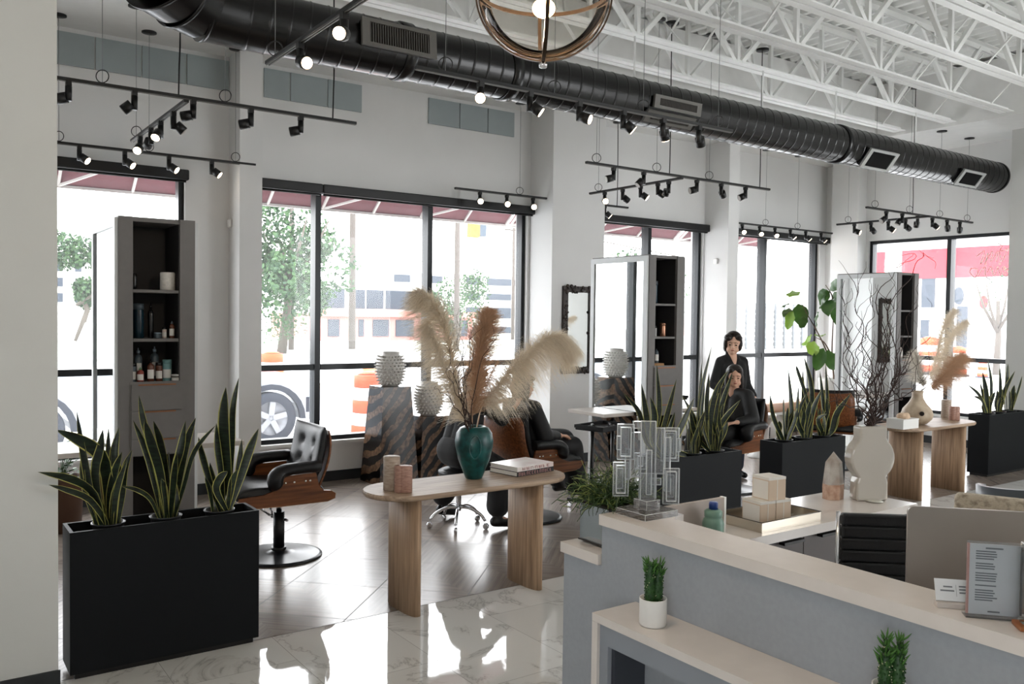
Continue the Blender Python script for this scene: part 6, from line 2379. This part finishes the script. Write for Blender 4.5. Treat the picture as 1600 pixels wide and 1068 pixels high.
def barrel(label, x, y, s=1.0, z=-.12):
    t = thing('traffic_barrel', label, 'barrel', (x, y, z), group='orange and white traffic barrels')
    t.scale = (s, s, s)
    MB().lathe([(.38, 0), (.38, .07), (.3, .08), (.3, .0801)], seg=24).build('base', TYRE, t)
    z0 = .08
    for k, r in enumerate((.29, .28, .27, .26, .25)):
        MB().lathe([(r, z0 + .001), (r, z0 + .18), (r - .008, z0 + .187)], seg=28).build('stripe', ORG if k % 2 == 0 else mat('barrel white', (226, 222, 218), .6), t)
        z0 += .19
    MB().lathe([(.2, z0), (.12, z0 + .04), (.05, z0 + .05), (0, z0 + .05)], seg=20).build('handle', ORG, t)
    return t


b1 = at(578, 690, 2, -.12)
barrel('orange and white traffic barrel just outside, beside the taller pedestal', b1.x, b1.y)
b2 = at(163, 720, 1, 11.6)
barrel('traffic barrel far down the street behind the pickup', at(425, 578, 1, 19).x, 19.0)
p_ = at(590, 560, 1, 15)
t = thing('traffic_sign', 'orange work sign boards on the street behind the studded vase', 'sign', (p_.x, 15, -.12))
MB().box(-.3, .2, 0, .03, .3, .95).build('board', mat('pale orange board', (224, 140, 90), .6), t)
MB().box(.12, .34, .05, .08, .98, 1.2).build('small_board', mat('amber board', (206, 110, 30), .6), t)
MB().box(-.28, -.24, .031, .06, 0, .95).build('post', CONC, t)
MB().box(.2, .24, .031, .049, 0, 1.2).build('post', CONC, t)

# trees
TLEAF = mat('hazy tree green', (64, 90, 54), .8, rgb2=(38, 62, 44), noise_scale=3)


def tree(label, x, y, h, cw, ch, seed, n=900, z=-.12, trunk=True):
    rnd = random.Random(seed)
    t = thing('street_tree', label, 'tree', (x, y, z), group='trees across the street')
    if trunk:
        mb = MB().tube([(0, 0, 0), (.05 * cw, 0, h * .3), (0, 0, h * .6)], [h * .03, h * .024, h * .015], 8)
        for k in range(5):
            a = rnd.uniform(0, 6.28)
            mb.tube([(0, 0, h * .35), (cw * .25 * math.cos(a), cw * .25 * math.sin(a), h * .55), (cw * .4 * math.cos(a), cw * .4 * math.sin(a), h * .75)], [h * .015, h * .01, h * .004], 6)
        mb.build('trunk', mat('grey bark', (84, 78, 72), .9), t)
    blobs = [(rnd.uniform(-1, 1) * cw * .38, rnd.uniform(-1, 1) * cw * .3, h - ch / 2 + rnd.uniform(-1, 1) * ch * .36, rnd.uniform(.25, .42) * min(cw, ch) * .6) for _ in range(14)]
    mb = MB()
    for k in range(n):
        bx, by, bz, br = rnd.choice(blobs)
        d = V((rnd.gauss(0, 1), rnd.gauss(0, 1), rnd.gauss(0, 1))).normalized()
        p = V((bx, by, bz)) + d * br * rnd.uniform(.6, 1.1)
        s = rnd.uniform(.5, 1) * min(cw * .026, .17)
        u = V((rnd.gauss(0, 1), rnd.gauss(0, 1), rnd.gauss(0, 1))).normalized() * s
        w = u.cross(V((rnd.gauss(0, 1), rnd.gauss(0, 1), rnd.gauss(0, 1)))).normalized() * s * .7
        mb.add([p - u, p + w, p + u, p - w], [(0, 1, 2, 3)], 0, True)
    mb.build('crown', TLEAF, t, weld=-1)
    return t


def place(px, y): return at(px, 520, 1, y).x


tree('large tree filling the left part of the wide middle window', place(440, 40), 40, 8.4, 6.4, 6.8, 1, 5600)
tree('broad tree seen in the gap between the near pier and the left tower', place(120, 60), 60, 6.6, 12, 5, 2, 8000)
tree('tree in front of the parking garage', place(715, 52), 52, 5.0, 5.6, 4.6, 3, 2200)
tree('low shrub at the foot of the large tree', place(438, 38.5), 38.5, 2.0, 2.2, 1.9, 4, 500, trunk=False)
tree('tree reflected and seen behind the middle tower', place(985, 49), 49, 7, 8, 6, 5, 2600)
tree('slim street tree outside the end window near the red wall', 33.2, at(1558, 520, 0, 33.2).y, 4.6, 2.0, 2.8, 6, 160)

# utility poles and wires
POLE = mat('grey timber pole', (84, 78, 74), .9)


def upole(label, px, y, h, r=.15, arm=False):
    x = place(px, y)
    t = thing('utility_pole', label, 'pole', (x, y, -.12), group='utility poles along the street')
    MB().tube([(0, 0, 0), (0, 0, h)], [r, r * .75], 10).build('shaft', POLE, t)
    if arm: MB().box(-.9, .9, -.06, .06, h - .5, h - .38).build('crossarm', POLE, t)
    return t


upole('timber pole rising behind the large tree', 455, 44, 12)
upole('dark timber utility pole in the middle of the wide window', 550, 44, 13, .2)
upole('grey utility pole right of the second mullion', 713, 40, 12, .17)
upole('thin pole with a crossarm in front of the parking garage', 801, 58, 9.5, .16, True)
mb = MB()
for z, yy in ((8.0, 40), (8.6, 41), (5.4, 44)):
    P = [V((place(300, yy), yy, z)), V((place(620, yy), yy, z - .5)), V((place(840, yy), yy, z + .2))]
    mb.tube(bez(P, 20), .02, 4)
tag(mb.build('overhead_wires', POLE), 'thin overhead wires strung across the street', 'wire')
x = place(742, 30)
t = thing('traffic_light', 'yellow and black traffic light hanging over the street', 'traffic light', (x, 30, 0))
tl = at(741, 355, 1, 30)
MB().box(-.35, .1, -.15, .15, tl.z - .42, tl.z + .45).build('housing', mat('yellow signal', (110, 92, 44), .6), t)
MB().box(.1, .42, -.15, .15, tl.z - .35, tl.z + .42).build('visor', mat('slate signal', (60, 70, 80), .6), t)
MB().tube([(-.4, 0, tl.z + .5), (12, 0, tl.z - .6)], .03, 6).build('span_wire', POLE, t)

# buildings across the street
GLD = mat('dark window band', (46, 54, 66), .3)
PINKB = mat('pink brick', (172, 122, 116), .8, noise_amt=.08)
BLW = mat('pale facade', (216, 216, 212), .8)


def bpos(px, py, y): return at(px, py, 1, y)


y = 58
t = thing('pink_building', 'low pink and white building with dark windows across the street', 'building', (0, y, 0))
xa, xb, xc = bpos(500, 500, y).x, bpos(738, 500, y).x, bpos(692, 500, y).x
zt, zm, zb = bpos(690, 450, y).z, bpos(690, 492, y).z, -.1
MB().box(xa, xb, 0, 10, zb, zm).build('lower_wall', PINKB, t)
MB().box(xa, xc, .4, 10, zm, zt).build('upper_wall', BLW, t)
MB().box(xa - .2, xb + .2, -.3, .0, zm - .2, zm + .25).build('canopy_strip', mat('coral strip', (192, 122, 114), .7), t)
for (p0, p1) in ((505, 541), (555, 573), (576, 602), (606, 650), (655, 690)):
    MB().box(bpos(p0, 470, y).x, bpos(p1, 470, y).x, .3, .45, bpos(690, 484, y).z, bpos(690, 456, y).z).build('window', GLD, t)
for (p0, p1) in ((512, 530), (560, 568), (582, 607), (618, 646), (700, 730)):
    MB().box(bpos(p0, 510, y).x, bpos(p1, 510, y).x, -.08, .1, bpos(690, 525, y).z, bpos(690, 500, y).z).build('window', GLD, t)
y = 80
t = thing('parking_garage', 'white multi-storey parking garage beyond the pink building', 'building', (0, y, 0))
xa, xb = bpos(612, 500, y).x, bpos(900, 500, y).x
MB().box(xa, xb, 0, 15, -.1, bpos(750, 430, y).z).build('garage_wall', BLW, t)
for (za, zb_) in ((445, 434), (468, 458), (497, 480), (524, 510)):
    for (p0, p1) in ((615, 640), (665, 690), (728, 750), (760, 798), (804, 840)):
        MB().box(bpos(p0, 470, y).x, bpos(p1, 470, y).x, -.1, .1, bpos(750, za, y).z, bpos(750, zb_, y).z).build('opening', GLD, t)
y = 75
t = thing('apartment_block', 'white apartment block seen left of the tower', 'building', (0, y, 0))
xa, xb = bpos(60, 500, y).x, bpos(330, 500, y).x
MB().box(xa, xb, 0, 12, -.1, bpos(110, 388, y).z).build('wall', BLW, t)
for px in (88, 117, 150, 182, 240, 270):
    for (a, b) in ((424, 409), (448, 434), (472, 458)):
        MB().box(bpos(px, 430, y).x, bpos(px + 10, 430, y).x, -.1, .1, bpos(110, a, y).z, bpos(110, b, y).z).build('window', GLD, t)
# low wall, fence and pale buildings behind windows 3 and 4
y = 60
t = thing('warehouse', 'pale low warehouse behind the windows right of the middle tower', 'building', (0, y, 0))
xa, xb = bpos(1060, 500, y).x, bpos(1300, 500, y).x
MB().box(xa, xb, 0, 8, -.1, bpos(1150, 455, y).z).build('wall', BLW, t)
MB().box(xa, bpos(1100, 500, y).x, -.1, .1, bpos(1080, 524, y).z, bpos(1080, 500, y).z).build('red_strip', PINKB, t)
y = 36.5
t = thing('slat_wall', 'grey slatted fence across the street behind the fig plant', 'fence', (0, y, 0))
xa, xb = bpos(1150, 500, y).x, bpos(1330, 500, y).x
mb = MB()
for i in range(7):
    mb.box(xa, xb, 0, .08, .1 + i * .36, .34 + i * .36)
mb.build('slats', mat('grey slats', (120, 120, 118), .8), t)
mb = MB()
for i in range(14):
    xx = xa + (xb - xa) * i / 13
    MB().box(xx - .06, xx + .06, -.1, -.001, -.1, 2.9).build('post', mat('grey post', (84, 88, 92), .8), t)
# red and white building beyond the end window
X = 44.0
t = thing('red_building', 'white building with a wide red band outside the end window', 'building', (X, 0, 0))
def ex(px, py): return at(px, py, 0, X)
y1, y0 = ex(1340, 450).y, ex(1640, 450).y
z_t, z_r0, z_r1 = ex(1480, 372).z, ex(1480, 434).z, ex(1480, 388).z
MB().box(0, 8, y0, y1, -.1, z_t).build('wall', mat('white stucco', (228, 226, 224), .8), t)
REDB = mat('red facade band', (176, 30, 44), .7)
MB().box(-.15, 0, y0, ex(1411, 430).y, z_r0, z_r1).box(-.15, 0, ex(1386, 430).y, y1, z_r0, z_r1).build('red_band', REDB, t)
MB().box(-.4, -.16, ex(1408, 430).y, ex(1389, 430).y, -.1, z_t + .2).build('pilaster', BLW, t)
for (px, py, r, m) in ((1499, 462, .45, GLD), (1538, 472, .33, mat('red porthole', (140, 50, 54), .5))):
    c = ex(px, py)
    q = MB().lathe([(r, 0), (r, .1), (0, .1)], seg=28, sx=1.0, sy=.55)
    q.xform(Matrix.Translation((-.12, c.y, c.z)) @ Matrix.Rotation(PI / 2, 4, 'Y'))
    q.build('porthole', m, t)
for (pa, pb, qa, qb) in ((1440, 1460, 480, 430), (1496, 1512, 548, 478), (1440, 1452, 535, 500)):
    MB().box(-.1, .0, ex(pb, 500).y, ex(pa, 500).y, ex(1500, qa).z, ex(1500, qb).z).build('window', GLD, t)
for lb, px, py, s in (('orange barrel outside the end window by the tall plume', 1497, 563, 1.0), ('orange barricade barrel outside the end window', 1452, 566, 1.3), ('thin orange post on the street outside the end window', 1536, 560, .6)):
    pp = at(px, 561, 0, 31)
    barrel(lb, pp.x, pp.y, s)

# scribbles scratched in the end window pane
SCR = mat('white window scratch', (240, 240, 240), .6)
def scr(points):
    return [V((XR + .108, at(px, py, 0, XR + .108).y, at(px, py, 0, XR + .108).z)) for px, py in points]
o = lambda x, y_: (1270 + x / 4.848, 260 + y_ / 4.848)
lines = [[(1240, 680), (1300, 640), (1270, 740), (1330, 650), (1300, 740)], [(1310, 720), (1360, 640), (1350, 720), (1400, 640), (1390, 720)], [(1410, 640), (1430, 720), (1470, 640)], [(1400, 580), (1430, 600), (1420, 640), (1480, 620)],
         [(1200, 770), (1190, 800), (1230, 840), (1250, 780), (1200, 770)], [(1250, 830), (1300, 760), (1310, 830), (1350, 860)], [(1320, 800), (1350, 760), (1370, 830), (1400, 770), (1420, 830)], [(1440, 760), (1430, 810), (1470, 830), (1490, 770), (1450, 790)]]
mb = MB()
for l in lines:
    mb.tube(bez(scr([o(*q) for q in l]), 16), .007, 4)
tag(mb.build('window_scribble', SCR), 'white scribble scratched on the right pane of the end window', 'graffiti')

# ------------------------------------------------------------------ light
w = bpy.data.worlds.new('overcast')
scene.world = w
w.use_nodes = True
nt = w.node_tree
bg = nt.nodes['Background']
tc = nt.nodes.new('ShaderNodeTexCoord')
nz = nt.nodes.new('ShaderNodeTexNoise')
nz.inputs['Scale'].default_value = 1.5
rp = nt.nodes.new('ShaderNodeValToRGB')
rp.color_ramp.elements[0].color = (.95, .975, 1, 1)
rp.color_ramp.elements[1].color = (1, 1, 1, 1)
nt.links.new(tc.outputs['Generated'], nz.inputs['Vector'])
nt.links.new(nz.outputs['Fac'], rp.inputs['Fac'])
nt.links.new(rp.outputs['Color'], bg.inputs['Color'])
bg.inputs['Strength'].default_value = 5.4


def portal(loc, rot, sx, sy):
    l = bpy.data.lights.new('sky_portal', 'AREA')
    l.shape = 'RECTANGLE'
    l.size, l.size_y = sx, sy
    l.cycles.is_portal = True
    o = bpy.data.objects.new('sky_portal', l)
    C.objects.link(o)
    o.location = loc
    o.rotation_euler = rot


for (a, b, c, d) in W:
    portal(((a + b) / 2, YL + .3, (c + d) / 2), (-PI / 2, 0, 0), b - a, d - c)
portal((XR + .3, 6.68, 1.77), (0, PI / 2, 0), 2.7, 2.6)
for a, b in ((8.2, 11.6),):
    portal(((a + b) / 2, YB - .3, 2.1), (PI / 2, 0, 0), b - a, 3.6)
for a, b in ((-3.3, -1.6),):
    portal((XL - .3, (a + b) / 2, 1.75), (0, -PI / 2, 0), 2.7, b - a)

scene.view_settings.view_transform = 'Standard'
scene.view_settings.look = 'None'
scene.view_settings.gamma = 1
scene.view_settings.exposure = 0.86
scene.cycles.max_bounces = 10
scene.cycles.diffuse_bounces = 5
scene.cycles.glossy_bounces = 5
scene.cycles.transmission_bounces = 10
scene.cycles.transparent_max_bounces = 48
scene.cycles.caustics_reflective = False
scene.cycles.caustics_refractive = False
scene.cycles.sample_clamp_indirect = 6
scene.cycles.use_denoising = True
